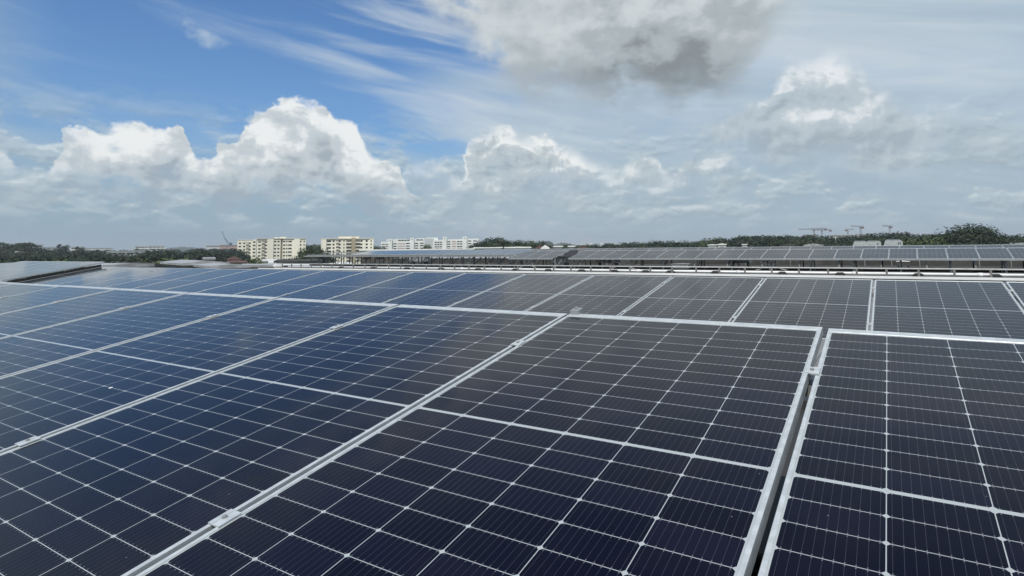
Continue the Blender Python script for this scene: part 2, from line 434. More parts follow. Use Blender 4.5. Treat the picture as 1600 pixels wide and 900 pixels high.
def glass_mat():
    """half-cut cell laminate: 6 x 24 dark cells, white gaps, fine busbars, glass on top"""
    m = bpy.data.materials.new('solar cell laminate'); m.use_nodes = True
    T = m.node_tree; N.tree = T; b = T.nodes['Principled BSDF']
    tc = T.nodes.new('ShaderNodeTexCoord'); sep = T.nodes.new('ShaderNodeSeparateXYZ')
    T.links.new(tc.outputs['Object'], sep.inputs[0])
    x = N(sep.outputs[0]) - .0155; y = N(sep.outputs[1])
    yy = N.m('SUBTRACT', 1.139, N.m('ABSOLUTE', y - 1.139)) - .0182
    PX, PY = .184, .093
    gx = N.m('FLOORED_MODULO', x, PX); gy = N.m('FLOORED_MODULO', yy, PY)
    ix = N.m('FLOOR', x / PX); iy = N.m('FLOOR', yy / PY)
    par = N.m('FLOORED_MODULO', iy, 2.0)
    # distance to the cell edges
    dx = N.m('MINIMUM', gx, (PX - .0021) - gx)
    dy = N.m('MINIMUM', gy, (PY - .0019) - gy)
    incell = N.m('MULTIPLY', N.m('GREATER_THAN', dx, 0.0), N.m('GREATER_THAN', dy, 0.0))
    cham = N.m('GREATER_THAN', dx + dy, .0062)
    bounds = N.m('MULTIPLY', N.m('LESS_THAN', yy, 1.1155), N.m('GREATER_THAN', yy, 0.0))
    bx = N.m('MULTIPLY', N.m('GREATER_THAN', x, 0.0), N.m('LESS_THAN', x, 1.1035))
    cell = N.m('MULTIPLY', N.m('MULTIPLY', incell, cham), N.m('MULTIPLY', bounds, bx))
    # busbars: ten to a cell
    bp_ = (PX - .0021) / 10
    bm_ = N.m('ABSOLUTE', N.m('FLOORED_MODULO', gx, bp_) - bp_ / 2)
    bus = N.m('LESS_THAN', bm_, .00042)
    pad = N.m('MULTIPLY', N.m('LESS_THAN', bm_, .0011), N.m('MULTIPLY', N.m('LESS_THAN', dy, .0050), N.m('GREATER_THAN', dy, .0018)))
    # cell to cell tint
    oi = T.nodes.new('ShaderNodeObjectInfo')
    wn = T.nodes.new('ShaderNodeTexWhiteNoise'); wn.noise_dimensions = '3D'
    half = N.m('GREATER_THAN', y, 1.139)
    T.links.new(comb(ix, iy + half * 31.0, N(oi.outputs['Random']) * 57.0), wn.inputs['Vector'])
    rv = N(wn.outputs['Value'])
    cc = mixc(rv, (.0015, .0016, .0062), (.0036, .0037, .0120))
    cc = mixc(N.m('MULTIPLY', bus, .30), cc, (.105, .115, .135))
    cc = mixc(N.m('MULTIPLY', pad, .50), cc, (.24, .25, .27))
    colr = mixc(cell, (.345, .375, .38), cc)
    # thin dust film, a little heavier along the lower edge
    dn = noise(tc.outputs['Object'], 3.0, 6, .65, 0, '3D')
    low = smooth(y, .12, .0) * .03
    dust = N.m('MULTIPLY', smooth(dn, .35, .75), .005) + low + .0012
    spk = T.nodes.new('ShaderNodeTexVoronoi'); spk.inputs['Scale'].default_value = 26
    T.links.new(tc.outputs['Object'], spk.inputs['Vector'])
    sp = N.m('MULTIPLY', N.m('LESS_THAN', N(spk.outputs['Distance']), .035), N.m('GREATER_THAN', N(spk.outputs['Color']), .80)) * .45
    colr = mixc(dust + sp, colr, (.46, .45, .42))
    T.links.new(colr, b.inputs['Base Color'])
    b.inputs['Roughness'].default_value = .55
    b.inputs['Specular IOR Level'].default_value = .0
    b.inputs['Coat Weight'].default_value = 1.0
    b.inputs['Sheen Weight'].default_value = .16; b.inputs['Sheen Roughness'].default_value = .28; b.inputs['Sheen Tint'].default_value = (.80, .86, .86, 1)
    b.inputs['Coat IOR'].default_value = 1.26
    T.links.new((smooth(dn, .3, .8) * .04 + .05).s, b.inputs['Coat Roughness'])
    wv = noise(tc.outputs['Object'], 7.0, 2, .5, 0, '3D')
    bp = T.nodes.new('ShaderNodeBump'); bp.inputs['Strength'].default_value = .35; bp.inputs['Distance'].default_value = .0012
    T.links.new(wv.s, bp.inputs['Height']); T.links.new(bp.outputs[0], b.inputs['Coat Normal'])
    return m


M['cells'] = glass_mat()


def ground_mat():
    m = bpy.data.materials.new('town ground'); m.use_nodes = True
    T = m.node_tree; N.tree = T; b = T.nodes['Principled BSDF']; b.inputs['Roughness'].default_value = .9
    g = T.nodes.new('ShaderNodeNewGeometry')
    n = noise(g.outputs['Position'], .012, 8, .6, 0, '3D')
    n2 = noise(g.outputs['Position'], .05, 6, .6, 0, '3D')
    c = mixc(smooth(n2, .4, .6), (.035, .055, .022), (.065, .085, .035))
    c = mixc(smooth(n, .52, .62), c, (.17, .165, .155))
    T.links.new(c, b.inputs['Base Color'])
    return m


def seam_mat():
    """standing-seam metal roofing: fine ribs running across the building"""
    m = bpy.data.materials.new('ribbed metal roofing'); m.use_nodes = True
    T = m.node_tree; N.tree = T; b = T.nodes['Principled BSDF']; b.inputs['Roughness'].default_value = .5
    g = T.nodes.new('ShaderNodeNewGeometry'); s = T.nodes.new('ShaderNodeSeparateXYZ'); T.links.new(g.outputs['Position'], s.inputs[0])
    rib = N.m('ABSOLUTE', N.m('FLOORED_MODULO', N(s.outputs[0]), .3) - .15)
    n = noise(g.outputs['Position'], .7, 6, .6, 0, '3D')
    c = mixc(smooth(n, .35, .7), (.13, .13, .125), (.22, .22, .215))
    T.links.new(c, b.inputs['Base Color'])
    bp = T.nodes.new('ShaderNodeBump'); bp.inputs['Distance'].default_value = .03
    T.links.new(smooth(rib, .02, .05, 1, 0).s, bp.inputs['Height']); T.links.new(bp.outputs[0], b.inputs['Normal'])
    return m


M['seam'] = seam_mat()

# ------------------------------------------------------------------ ground
g = MB(); R0 = 9000
n = 24
g.add([(-R0 + 2 * R0 * i / n, -R0 + 2 * R0 * j / n, 0) for j in range(n + 1) for i in range(n + 1)],
      [(j * (n + 1) + i, j * (n + 1) + i + 1, (j + 1) * (n + 1) + i + 1, (j + 1) * (n + 1) + i) for j in range(n) for i in range(n)])
tag(g.build('ground', ground_mat()), kind='structure')

# ---------------------------------------------------- our building and its roof
RZ = CAMZ - 1.70
bld = thing('factory_building', 'pale ribbed metal roof directly under the two nearest rows of panels', 'building', (0, 0, 0))
b = MB(); b.box(-46, 13, -14, 24.9, .0, RZ - .25); b.build('wall', M['shed_white'], bld)
b = MB(); b.box(-46.3, 13.3, -14.3, 23.4, RZ - .245, RZ); b.build('roof', M['seam'], bld)
b = MB(); b.box(-34, 13.3, 23.403, 25.4, RZ - .6, CAMZ - 1.15); b.build('gutter_ledge', M['roof'], bld)
b = MB(); b.box(-34, 13.3, 23.36, 23.52, CAMZ - 1.147, CAMZ - 1.105); b.box(-34, 13.3, 24.55, 24.62, CAMZ - 1.147, CAMZ - 1.125)
b.build('coping', M['white_paint'], bld)

# handrail on the ledge
hr = thing('handrail', 'long grey tubular handrail on short posts behind the white pipe ledge', 'handrail', (0, 25.0, CAMZ - 1.15))
b = MB(); b.tube((-34, 0, .275), (13, 0, .275), .026, 10); b.build('top_rail', M['rail_grey'], hr, True)
px_ = -33.8
while px_ < 13:
    b = MB(); b.box(px_ - .033, px_ + .033, -.02, .02, .0, .25); b.box(px_ - .05, px_ + .05, -.045, .045, 0, .012)
    b.build('post', M['post'], hr)
    px_ += .97 + random.uniform(-.06, .06)

# white pipe on black saddles
pz = CAMZ - 1.15 + .085
pipe = thing('water_pipe', 'long white plastic pipe running along the ledge below the handrail', 'pipe', (0, 25.25, pz))
b = MB(); b.tube((-33.5, 0, 0), (13, 0, 0), .05, 12); b.build('pipe_run', M['pvc'], pipe, True)
for sx in (-30.2, -24.6, -19.3, -13.9, -9.6, -5.4, -1.35, 2.3, 6.0):
    b = MB(); b.tube((sx - .07, 0, 0), (sx + .07, 0, 0), .064, 12)
    b.build('coupling', M['white_paint'], pipe, True)
first = None
for i, sx in enumerate((-28.3, -25.6, -23.1, -20.6, -18.2, -15.9, -14.0, -12.3, -10.65, -9.3, -8.15, -6.3, -3.85, -1.75, .55, 2.7, 4.8)):
    if first is None:
        b = MB()
        b.prism([(-.17, -.085), (.17, -.085), (.15, -.01), (.09, .035), (-.09, .035), (-.15, -.01)], -.09, .09)
        first = b.build('pipe_saddle', M['rubber'])
        o = first
    else:
        o = first.copy(); COL.objects.link(o)
    o.location = (sx + random.uniform(-.1, .1), 25.12, pz)
    o.rotation_euler = (0, 0, random.uniform(-.12, .12))
    tag(o, 'black rubber saddle block in front of the white pipe, %s counted from the left' % ORD[i + 1], 'pipe support', 'black saddle blocks under the white pipe')

# ------------------------------------------------------------------ solar panels
PW, PL = 1.134, 2.278
PITCH = 1.1556


def make_panel():
    t = thing('solar_panel', 'x', 'solar panel')
    # frame: mitred ring with a soft outer edge
    b = MB()
    prof = [(.0, -.035), (.0, .0008), (.0012, .002), (.0105, .002), (.0115, .0008), (.0115, -.004), (.003, -.004), (.003, -.030), (.028, -.030), (.028, -.035)]
    rings = []
    for (i, z) in prof:
        rings.append([(i, i, z), (PW - i, i, z), (PW - i, PL - i, z), (i, PL - i, z)])
    vs = [p for r in rings for p in r]; k = len(prof)
    fs = []
    for a_ in range(k):
        c_ = (a_ + 1) % k
        for j in range(4):
            j2 = (j + 1) % 4
            fs.append((a_ * 4 + j, a_ * 4 + j2, c_ * 4 + j2, c_ * 4 + j))
    b.add(vs, fs)
    b.build('frame', M['alu'], t)
    b = MB(); b.box(.0035, PW - .0035, .0035, PL - .0035, -.0035, -.0008)
    b.build('cell_laminate', M['cells'], t)
    return t


panel0 = make_panel()
used = [False]


def panel(loc, tilt, yaw, roll, label, group):
    o = panel0 if not used[0] else copy_tree(panel0)
    used[0] = True
    o.location = loc
    o.rotation_mode = 'XYZ'
    o.rotation_euler = (Matrix.Rotation(yaw, 3, 'Z') @ Matrix.Rotation(roll, 3, 'Y') @ Matrix.Rotation(tilt, 3, 'X')).to_euler()
    tag(o, label, None, group)
    return o


def clamp_proto():
    t = thing('panel_clamp', 'x', 'clamp')
    b = MB()
    b.prism([(-.022, .003), (.022, .003), (.022, .0065), (.0205, .0073), (.006, .0073), (.006, .0060), (-.006, .0060), (-.006, .0073), (-.0205, .0073), (-.022, .0065)], -.03, .03)
    b.build('clamp_plate', M['alu'], t)
    b = MB(); b.tube((0, 0, .006), (0, 0, .0115), .0065, 6); b.tube((0, 0, .0115), (0, 0, .0122), .005, 6)
    b.build('bolt', M['steel'], t)
    return t


cl0 = clamp_proto(); cl_used = [False]
T1 = math.radians(9.8116)


def clamp(row_o, tilt, u, v, label, group):
    o = cl0 if not cl_used[0] else copy_tree(cl0)
    cl_used[0] = True
    p = Vector(row_o) + Matrix.Rotation(tilt, 3, 'X') @ Vector((u, v, 0))
    o.location = p; o.rotation_euler = (tilt, 0, 0)
    tag(o, label, None, group)


def mount_rails(row_o, tilt, x0, x1, label, group):
    for v, w in ((.45, 'lower'), (1.82, 'upper')):
        b = MB()
        b.prism([(-.02, -.036), (.02, -.036), (.02, -.085), (-.02, -.085)], 0, 1)
        t = thing('mounting_rail', '%s aluminium rail %s' % (w, label), 'rail', row_o, (tilt, 0, 0), group)
        b = MB(); b.box(x0, x1, v - .02, v + .02, -.082, -.037); b.build('rail_beam', M['alu_side'], t)
        x = x0 + .5
        while x < x1:
            b = MB()
            z1 = -.085; # leg goes straight down in world; approximate by a short bracket to the roof
            h = (row_o[2] + v * math.sin(tilt) - RZ) / math.cos(tilt)
            b.box(x - .02, x + .02, v - .02 - 0, v + .02, -h + .01, z1 + .003)
            b.build('leg', M['alu_side'], t)
            x += 2.3


O1 = (-1.403, .4581, CAMZ - .7289)
O2 = (-.2367, 5.7499, CAMZ - .7961)
rnd = lambda a: random.uniform(-a, a)
NEAR = []
# nearest row, k = 0 is the panel left of the dark gap
for k in range(-10, 3):
    if k == 0: lab = 'large black solar panel in the foreground, immediately left of the dark vertical gap'
    elif k == 1: lab = 'black solar panel at the right edge, immediately right of the dark vertical gap'
    elif k == 2: lab = 'black solar panel in the nearest row, last one beyond the right edge'
    else: lab = 'blue black panel in the nearest row, %s to the left of the foreground one' % ORD[-k]
    pn = panel((O1[0] + k * PITCH + rnd(.0012), O1[1] + rnd(.001), O1[2] + rnd(.0008)), T1 + rnd(.0010), 0, rnd(.0008), lab, 'solar panels of the nearest row')
    NEAR.append(pn)
for k in range(-9, 3):
    for v, w in ((.45, 'lower'), (1.815, 'upper')):
        if k == 1: lab = '%s silver clamp bridging the dark gap between the two nearest panels' % w
        else: lab = '%s silver clamp with bolt on the %s frame joint %s of the dark gap' % (w, ORD[abs(1 - k)], 'left' if k < 1 else 'right')
        clamp(O1, T1, k * PITCH - .0108, v + rnd(.008), lab, 'clamps of the nearest row')
mount_rails(O1, T1, -10 * PITCH - .2, 3 * PITCH, 'under the nearest row of solar panels', 'rails under the near rows')
# second row
for k in range(-16, 4):
    lab = 'grey blue solar panel in the second row, %s from its right end' % ORD[4 - k]
    panel((O2[0] + .0108 + k * PITCH + rnd(.0015), O2[1] + rnd(.0015), O2[2] + rnd(.001)), T1 + rnd(.0012), 0, rnd(.0010), lab, 'solar panels of the second row')
for k in range(-15, 4):
    for v, w in ((.50, 'lower'), (1.88, 'upper')):
        clamp(O2, T1, k * PITCH, v + rnd(.012), '%s silver clamp in the second row, on the %s joint from its right end' % (w, ORD[4 - k]), 'clamps of the second row')
mount_rails(O2, T1, -16 * PITCH - .1, 4 * PITCH, 'under the second row of solar panels', 'rails under the near rows')
tm = None
for pn in NEAR:
    if tm is None:
        b = MB(); b.prism([(0, 0), (PW, 0), (PW, .004), (0, .004)], .004, .040); b.prism([(0, -.03), (PW, -.03), (PW, -.0005), (0, -.0005)], .037, .040)
        o = tm = b.build('top_trim', M['alu'], pn)
    else:
        o = tm.copy(); COL.objects.link(o); o.parent = pn
    o.location = (0, PL, -.0045)
d_ = pt(172.5, 606, 1.0) - Vector((0, 0, CAMZ)); nrm = Matrix.Rotation(T1, 3, 'X') @ Vector((0, 0, 1))
hit = Vector((0, 0, CAMZ)) + d_ * ((Vector(O1) - Vector((0, 0, CAMZ))).dot(nrm) / d_.dot(nrm))
b = MB(); rr_ = [(.008 + .003 * math.sin(3.1 * q) + .002 * math.sin(7 * q)) for q in range(11)]
b.add([(0, 0, .003)] + [(rr_[q] * math.cos(q * .571), rr_[q] * math.sin(q * .571), .0003) for q in range(11)], [(0, q + 1, (q + 1) % 11 + 1) for q in range(11)])
o = b.build('bird_dropping', M['white_paint'], None, True); o.location = hit; o.rotation_euler = (T1, 0, 0)
tag(o, 'small white bird dropping on a blue panel at the left of the nearest row', 'bird dropping')
# small grey bracket standing at the ridge joint
b = MB(); b.box(-.022, .022, -.03, .03, -.03, .03); b.tube((0, 0, .03), (0, 0, .04), .01, 6)
br_ = b.build('end_clamp', M['alu_side']); br_.location = Vector(O1) + Matrix.Rotation(T1, 3, 'X') @ Vector((.03, PL + .045, -.008)); br_.rotation_euler = (T1, 0, 0)
tag(br_, 'small dull grey end clamp on the top edge of the foreground panel', 'clamp')
# raised table at the far left of the second row, and the one beyond it
O5 = (-18.74, 5.80, CAMZ - .665)
for k in range(5):
    panel((O5[0] - (k + 1) * PITCH, O5[1], O5[2]), T1 + rnd(.001), 0, rnd(.001), 'pale panel of the raised far left table, %s from its dark right end' % ORD[k + 1], 'solar panels of the raised left table')
mount_rails((O5[0], O5[1], O5[2]), T1, -5 * PITCH, -.02, 'under the raised far left table', 'rails under the raised left table')
for k in range(9):
    x = O5[0] - 5 * PITCH - .12 - (k + 1) * PITCH
    panel((x, O5[1], O5[2] - .03 - (k + 1) * .035), T1, 0, -.030, 'pale panel of the left table that slopes down, %s from its right' % ORD[k + 1], 'solar panels of the sloping left table')
mount_rails((O5[0] - 5 * PITCH, O5[1], O5[2] - .2), T1, -9.2 * PITCH, -.3, 'under the downward sloping left table', 'rails under the sloping left table')
# dark added filler put in so the gap between tables reads as shade
tr = thing('added_filler', 'dark added filler standing in for shade in the open gap between the far left tables', 'added filler', (-18.89, O2[1], O2[2] - .10), (T1, 0, 0))
b = MB(); b.box(-.30, .165, -.1, 2.35, -.05, .0); b.box(.118, .138, -.1, 2.30, .0, .165); b.box(.145, .165, -.1, 2.35, .0, .055); b.build('tray', M['rubber'], tr)
for q in range(4):
    b = MB(); b.tube((-.2 + q * .09, -.1, .026), (-.2 + q * .09 + rnd(.02), 2.35, .026), .022, 8); b.build('cable', M['rubber'], tr, True)
tr = thing('added_filler', 'black added filler running below the nearest row, painted shade for the dark gap', 'added filler', (0, 0, CAMZ - 1.12))  # added below the row so the gap reads as shade
b = MB(); b.box(-12, 3.5, .2, 4.6, -.04, 0); b.box(-12, 3.5, .18, .199, -.04, .06); b.box(-12, 3.5, 4.601, 4.62, -.04, .06); b.build('tray', M['rubber'], tr)
for q in range(4):
    b = MB(); b.tube((-12, 1.5 + q * .25, .032), (3.5, 1.5 + q * .25 + rnd(.05), .032), .03, 8); b.build('cable', M['rubber'], tr, True)

# ------------------------------------------------------- second building behind
R2 = CAMZ - 1.43
b2 = thing('factory_building', 'long grey flat roof behind the handrail, carrying the raised rows of panels', 'building', (0, 0, 0))
b = MB(); b.box(-45.5, 14, 26.2, 58, 0, R2 - .2); b.build('wall', M['shed_white'], b2)
b = MB(); b.box(-45.7, 14.2, 26.0, 58.2, R2 - .197, R2); b.build('roof', M['roof_grey'], b2)
b = MB(); b.box(-45.7, 14.2, 58.0, 58.25, R2 + .003, R2 + .22); b.build('parapet', M['white_paint'], b2)
b = MB(); b.box(-45.7, 14.2, 26.0, 26.2, R2 + .003, R2 + .10); b.build('roof_edge', M['concrete'], b2)

T3 = .2028; YW = -.0257
O3 = (-.3515, 33.842, CAMZ - .7146)


def rowpt(u, v=0, w=0, O=O3, tilt=T3, yaw=YW):
    return Vector(O) + Matrix.Rotation(yaw, 3, 'Z') @ (Matrix.Rotation(tilt, 3, 'X') @ Vector((u, v, w)))


def far_row(O, tilt, ks, n0, desc, group, yaw=YW):
    for k in ks:
        i = abs(n0 - k)
        panel(rowpt(k * PITCH + .0108, 0, 0, O, tilt, yaw), tilt + rnd(.003), yaw, rnd(.003), desc % ORD[i], group)


def support(O, tilt, u0, u1, step, label, braces=(), yaw=YW, dense=1, dark=False, base=R2):
    """steel frame that carries a raised row: posts, purlins, cross braces"""
    t = thing('support_frame', label, 'support frame', (O[0], O[1], base), (0, 0, yaw))
    zf = lambda v: O[2] - base + v * math.sin(tilt) - .05
    m = M['steel_dark'] if dark else M['steel']  # dark steel carries painted shade on rear posts and purlins
    for v in (.35, 1.95):
        b = MB(); y = v * math.cos(tilt); b.box(u0, u1, y - .025, y + .025, zf(v) - .075, zf(v)); b.build('purlin', m, t)
    b = MB(); b.box(u0, u1, -.02, .02, zf(0) - .03, zf(0) + .045); b.build('edge_beam', M['alu_side'], t)
    us = []
    u = u0 + .25
    while u < u1:
        us.append(u); u += step
    for u in us:
        for v in (.35, 1.95):
            y = v * math.cos(tilt)
            b = MB(); w = .032
            b.box(u - w, u + w, y - w, y + w, .012, zf(v) - .077); b.box(u - .09, u + .09, y - .09, y + .09, 0, .012)
            b.build('post', m if v > 1 else M['steel'], t)
        b = MB(); b.bar((u, .35 + .04, .12), (u, 1.95 * math.cos(tilt) - .03, zf(1.95) - .12), .035, .035); b.build('diagonal_brace', m, t)
    for (ua, ub) in braces:
        for (z0, z1) in ((.06, zf(.35) - .1), (zf(.35) - .1, .06)):
            b = MB(); yy = .30 if z0 < z1 else .27
            b.bar((ua, yy, z0), (ub, yy, z1), .02, .045); b.build('cross_brace', M['rail_grey'], t)
    return t


# third row (front of the raised array): right part, short middle part after an open bay, left raised part
far_row(O3, T3, range(-15, 8), 8, 'grey panel of the raised front row behind the handrail, %s from its right end', 'panels of the raised front row')
support(O3, T3, -15 * PITCH, 8 * PITCH, 1.95, 'steel posts and braces under the raised front row, right part',
        [(-6.15, -4.45), (-14.6, -12.9)])
far_row(O3, T3, range(-19, -16), -16, 'grey solar panel just left of the dark open bay, %s from the bay', 'panels left of the open bay')
support(O3, T3, -19 * PITCH, -16 * PITCH, 1.6, 'steel posts under the short stretch of panels left of the open bay', [(-21.3, -19.9)])
O3L = (-.3515, 35.0, CAMZ - .44)
T3L = .135
far_row(O3L, T3L, range(-34, -19), -19, 'bluish solar panel of the left canopy with dark eaves, %s from its right end', 'panels of the left canopy')
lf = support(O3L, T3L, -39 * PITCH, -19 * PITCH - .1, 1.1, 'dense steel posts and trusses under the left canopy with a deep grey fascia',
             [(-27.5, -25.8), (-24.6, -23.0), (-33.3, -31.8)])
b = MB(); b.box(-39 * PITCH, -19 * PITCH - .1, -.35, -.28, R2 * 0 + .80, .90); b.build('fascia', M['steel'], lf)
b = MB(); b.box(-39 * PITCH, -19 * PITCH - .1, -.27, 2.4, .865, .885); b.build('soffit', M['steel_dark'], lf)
# end plate sloping down from the canopy to the lower row
b = MB(); b.bar((-19 * PITCH - .1, -.3, .87), (-18.0 * PITCH, -1.1, .62), .07, .10); b.build('end_beam', M['steel'], lf)
# fourth row behind
O4 = (-.38, 39.30, CAMZ - .585)
far_row(O4, T3, range(-27, 8), 8, 'narrow strip of grey solar panel in the row behind, %s from its right end', 'panels of the rear raised row') if False else None
for k in range(-26, 8):
    panel(rowpt(k * PITCH + .5, 0, 0, O4, T3), T3 + rnd(.002), YW, rnd(.002), 'solar panel strip showing above the raised front row, %s from the right' % ORD[8 - k], 'panels of the rear raised row')
support(O4, T3, -26 * PITCH, 8 * PITCH + .5, 2.1, 'steel posts painted darker as shade under the rear raised row of panels', (), dark=True)
# plinth and strip blackened as painted shade between the rows, plus a roof step
for i, (y, z, h, x0, x1, m_, lb) in enumerate(((36.15, 0, .15, -45, 13, 'rubber', 'long roof upstand blackened as painted shade under the raised front row'),
                                          (33.4, 0, .07, -45, 13, 'steel_dark', 'long dark strip painted as shade at the feet of the raised front row'),
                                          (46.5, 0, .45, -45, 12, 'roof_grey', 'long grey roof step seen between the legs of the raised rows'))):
    t = thing('roof_plinth' if i != 1 else 'shade_strip', lb, 'plinth' if i != 1 else 'shade strip', (0, y, R2))
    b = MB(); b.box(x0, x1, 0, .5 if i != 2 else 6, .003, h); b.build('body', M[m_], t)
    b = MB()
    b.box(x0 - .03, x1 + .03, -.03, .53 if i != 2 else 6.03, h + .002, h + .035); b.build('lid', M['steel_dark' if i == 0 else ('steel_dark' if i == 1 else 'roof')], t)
# second handrail on the far roof, right part
h2 = thing('handrail', 'far white handrail seen between the legs of the raised right rows', 'handrail', (0, 44.5, R2))
b = MB(); b.tube((-9, 0, .72), (13, 0, .72), .035, 8); b.build('top_rail', M['white_paint'], h2, True)
for q in range(16):
    b = MB(); b.tube((-9 + q * 1.45, 0, 0), (-9 + q * 1.45, 0, .70), .025, 6); b.build('post', M['steel'], h2)
# rooftop boxes
def roof_box(px, D, w, h, d, m1, m2, label, cat='cabinet', name='equipment_cabinet', legs=.25):
    p = gp(px, D); yaw = 0
    t = thing(name, label, cat, (p.x, p.y, R2))
    b = MB(); b.box(-w / 2, w / 2, -d / 2, d / 2, legs, legs + h); b.build('body', M[m1], t)
    b = MB(); b.prism([(-w / 2 - .03, legs + h + .002), (w / 2 + .03, legs + h + .002), (w / 2 + .03, legs + h + .03), (0, legs + h + .06), (-w / 2 - .03, legs + h + .03)], -d / 2 - .03, d / 2 + .03); b.build('lid', M[m2], t)
    for sx in (-1, 1):
        b = MB(); b.box(sx * w * .4 - .03, sx * w * .4 + .03, -d * .4, d * .4, 0, legs - .002); b.build('foot', M['steel_dark'], t)
roof_box(1409, 31.5, .55, .22, .4, 'steel_dark', 'white_paint', 'small white topped cabinet under the raised right row')
roof_box(1063, 32, .9, .2, .5, 'blue_box', 'blue_box', 'flat pale cabinet under the raised row, left of the red patch')
roof_box(1155, 40, 1.3, .5, .6, 'white_wall', 'white_paint', 'white cabinet standing in the shade under the middle of the raised row')
roof_box(876, 46, 1.2, .6, .8, 'white_wall', 'white_paint', 'white cabinet seen below the dark open bay')
roof_box(950, 44, 1.6, .35, .7, 'concrete', 'white_paint', 'low white topped cabinet right of the dark open bay')
roof_box(655, 56, 2.0, .45, .8, 'blue_box', 'blue_box', 'grey cabinet in the shade under the left canopy')
# dark cover that stands in for shade in the open bay
t = thing('bay_shade_sheet', 'small dark peaked cover put in as shade for the open bay between panels', 'shade sheet', rowpt(-16 * PITCH, 0), (0, 0, YW))
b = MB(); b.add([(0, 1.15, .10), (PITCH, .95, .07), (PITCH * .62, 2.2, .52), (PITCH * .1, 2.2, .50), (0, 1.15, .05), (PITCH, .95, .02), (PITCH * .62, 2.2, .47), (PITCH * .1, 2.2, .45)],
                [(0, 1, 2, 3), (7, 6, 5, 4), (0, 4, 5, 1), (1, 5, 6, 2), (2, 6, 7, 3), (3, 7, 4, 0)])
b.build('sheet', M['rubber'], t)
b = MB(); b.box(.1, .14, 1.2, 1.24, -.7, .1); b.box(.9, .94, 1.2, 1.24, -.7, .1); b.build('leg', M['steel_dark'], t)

# ------------------------------------------------------------ distant buildings
def facing(px, D, turn=0.0):
    """frame at ground below picture column px: x to the right, y away from the camera"""
    p = gp(px, D)
    yaw = math.atan2(-(p.x), p.y) + turn
    return p, yaw


def block(name, label, cat, px, D, turn=0.0, group=None):
    p, yaw = facing(px, D, turn)
    return thing(name, label, cat, p, (0, 0, yaw), group)


def fbox(parent, nm, m, *boxes):
    b = MB()
    for q in boxes: b.box(*q)
    return b.build(nm, M[m] if isinstance(m, str) else m, parent)


def window(parent, x, z, w, h, y, m='window', nm='window', sill=True):
    b = MB()
    b.box(x - w / 2, x + w / 2, y - .03, y + .25, z - h / 2, z + h / 2)
    o = b.build(nm, M[m], parent)
    return o


# --- cream apartment block A: column 375-475
D = 490; U = D / F_                      # metres per picture column there
A = block('apartment_block', 'cream apartment block with a dark vertical slot, left one of the two cream blocks', 'building', 425, D, .05)
X = lambda px: (px - 425) * U
Z = lambda py: zz(425, py, D)
fbox(A, 'wall', 'cream', (X(375.5), X(397), .6, 13, 0, Z(375.3)), (X(397.02), X(402), .2, 13, 0, Z(374)), (X(402.02), X(418), .8, 13, 0, Z(373.6)),
     (X(418.02), X(427), 0, 13, 0, Z(373.2)), (X(427.02), X(437.5), .5, 13, 0, Z(372.6)), (X(440.5), X(457), .6, 13, 0, Z(372.8)), (X(457.02), X(466), 0, 13, 0, Z(373.0)), (X(466.02), X(475), .5, 13, 0, Z(373.2)))
fbox(A, 'stair_slot', 'cream_dark', (X(437.52), X(440.48), 1.6, 13, 0, Z(373.6)))
fbox(A, 'roof_tank_room', 'cream', (X(428.5), X(434), 2, 8, Z(373) + .0, Z(370.8)), (X(436), X(445), 1.5, 8, Z(373), Z(370.2)))
fbox(A, 'parapet', 'cream', (X(375.5) - .2, X(397), .4, 13.2, Z(375.3) + .003, Z(375.3) + .35), (X(402), X(475) + .2, -.15, 13.2, Z(373.0) + .05, Z(373.0) + .42))
cols = [(379.2, 2.2, .6), (385, 2.0, .6), (393, 1.8, .6), (399.2, 2.4, .2), (406.8, 2.4, .8), (416, 2.2, .8), (429.4, 2.2, .5), (434.3, 2.0, .5), (442.8, 2.2, .6), (446.6, 1.4, .6), (451.4, 3.6, .6), (467.3, 1.8, .5), (472.6, 1.4, .5)]
for r in range(7):
    for (px, w, y) in cols:
        base = 379.8 if px < 397 else (378.0 if px < 425 else 377.6)
        step = 5.05 if px < 397 else (5.4 if px < 425 else 5.55)
        window(A, X(px), Z(base + step * r), w * .78, 1.15, y)
for (x0, x1) in ((387.5, 391.5), (409.5, 414)):
    for r in range(7):
        z = Z((379.4 if x0 < 397 else 377.6) + (5.05 if x0 < 397 else 5.4) * r)
        b = MB(); b.box(X(x0), X(x1), -.5, .58 if x0 < 397 else .78, z - .95, z - .15); b.box(X(x0), X(x1), .55, .66 if x0 < 397 else .84, z - .1, z + .55, mi=1)
        b.build('balcony', [M['cream'], M['balcony']], A)

# --- cream apartment block B: column 503-583
B_ = block('apartment_block', 'cream five storey apartment block with a tan vertical band, right of the two cream blocks', 'building', 543, D, -.03)
X = lambda px: (px - 543) * U
Z = lambda py: zz(543, py, D)
fbox(B_, 'wall', 'cream', (X(503.5), X(511), 0, 12, 0, Z(373.2)), (X(511.02), X(549), .7, 12, 0, Z(372.6)), (X(555.02), X(576), .7, 12, 0, Z(372.6)), (X(576.02), X(582.5), .3, 12, 0, Z(373)))
fbox(B_, 'stair_tower', 'cream_dark', (X(549.02), X(555), -.3, 12, 0, Z(371.8)))
fbox(B_, 'roof_tank_room', 'cream', (X(529), X(560), 2, 9, Z(372.6), Z(369.6)))
fbox(B_, 'parapet', 'cream', (X(503.5) - .2, X(549), -.2, 12.2, Z(373.0), Z(372.2)), (X(555), X(583.2), -.1, 12.2, Z(373.0), Z(372.2)), (X(528), X(561), 1.8, 9.2, Z(369.6), Z(369.1)))
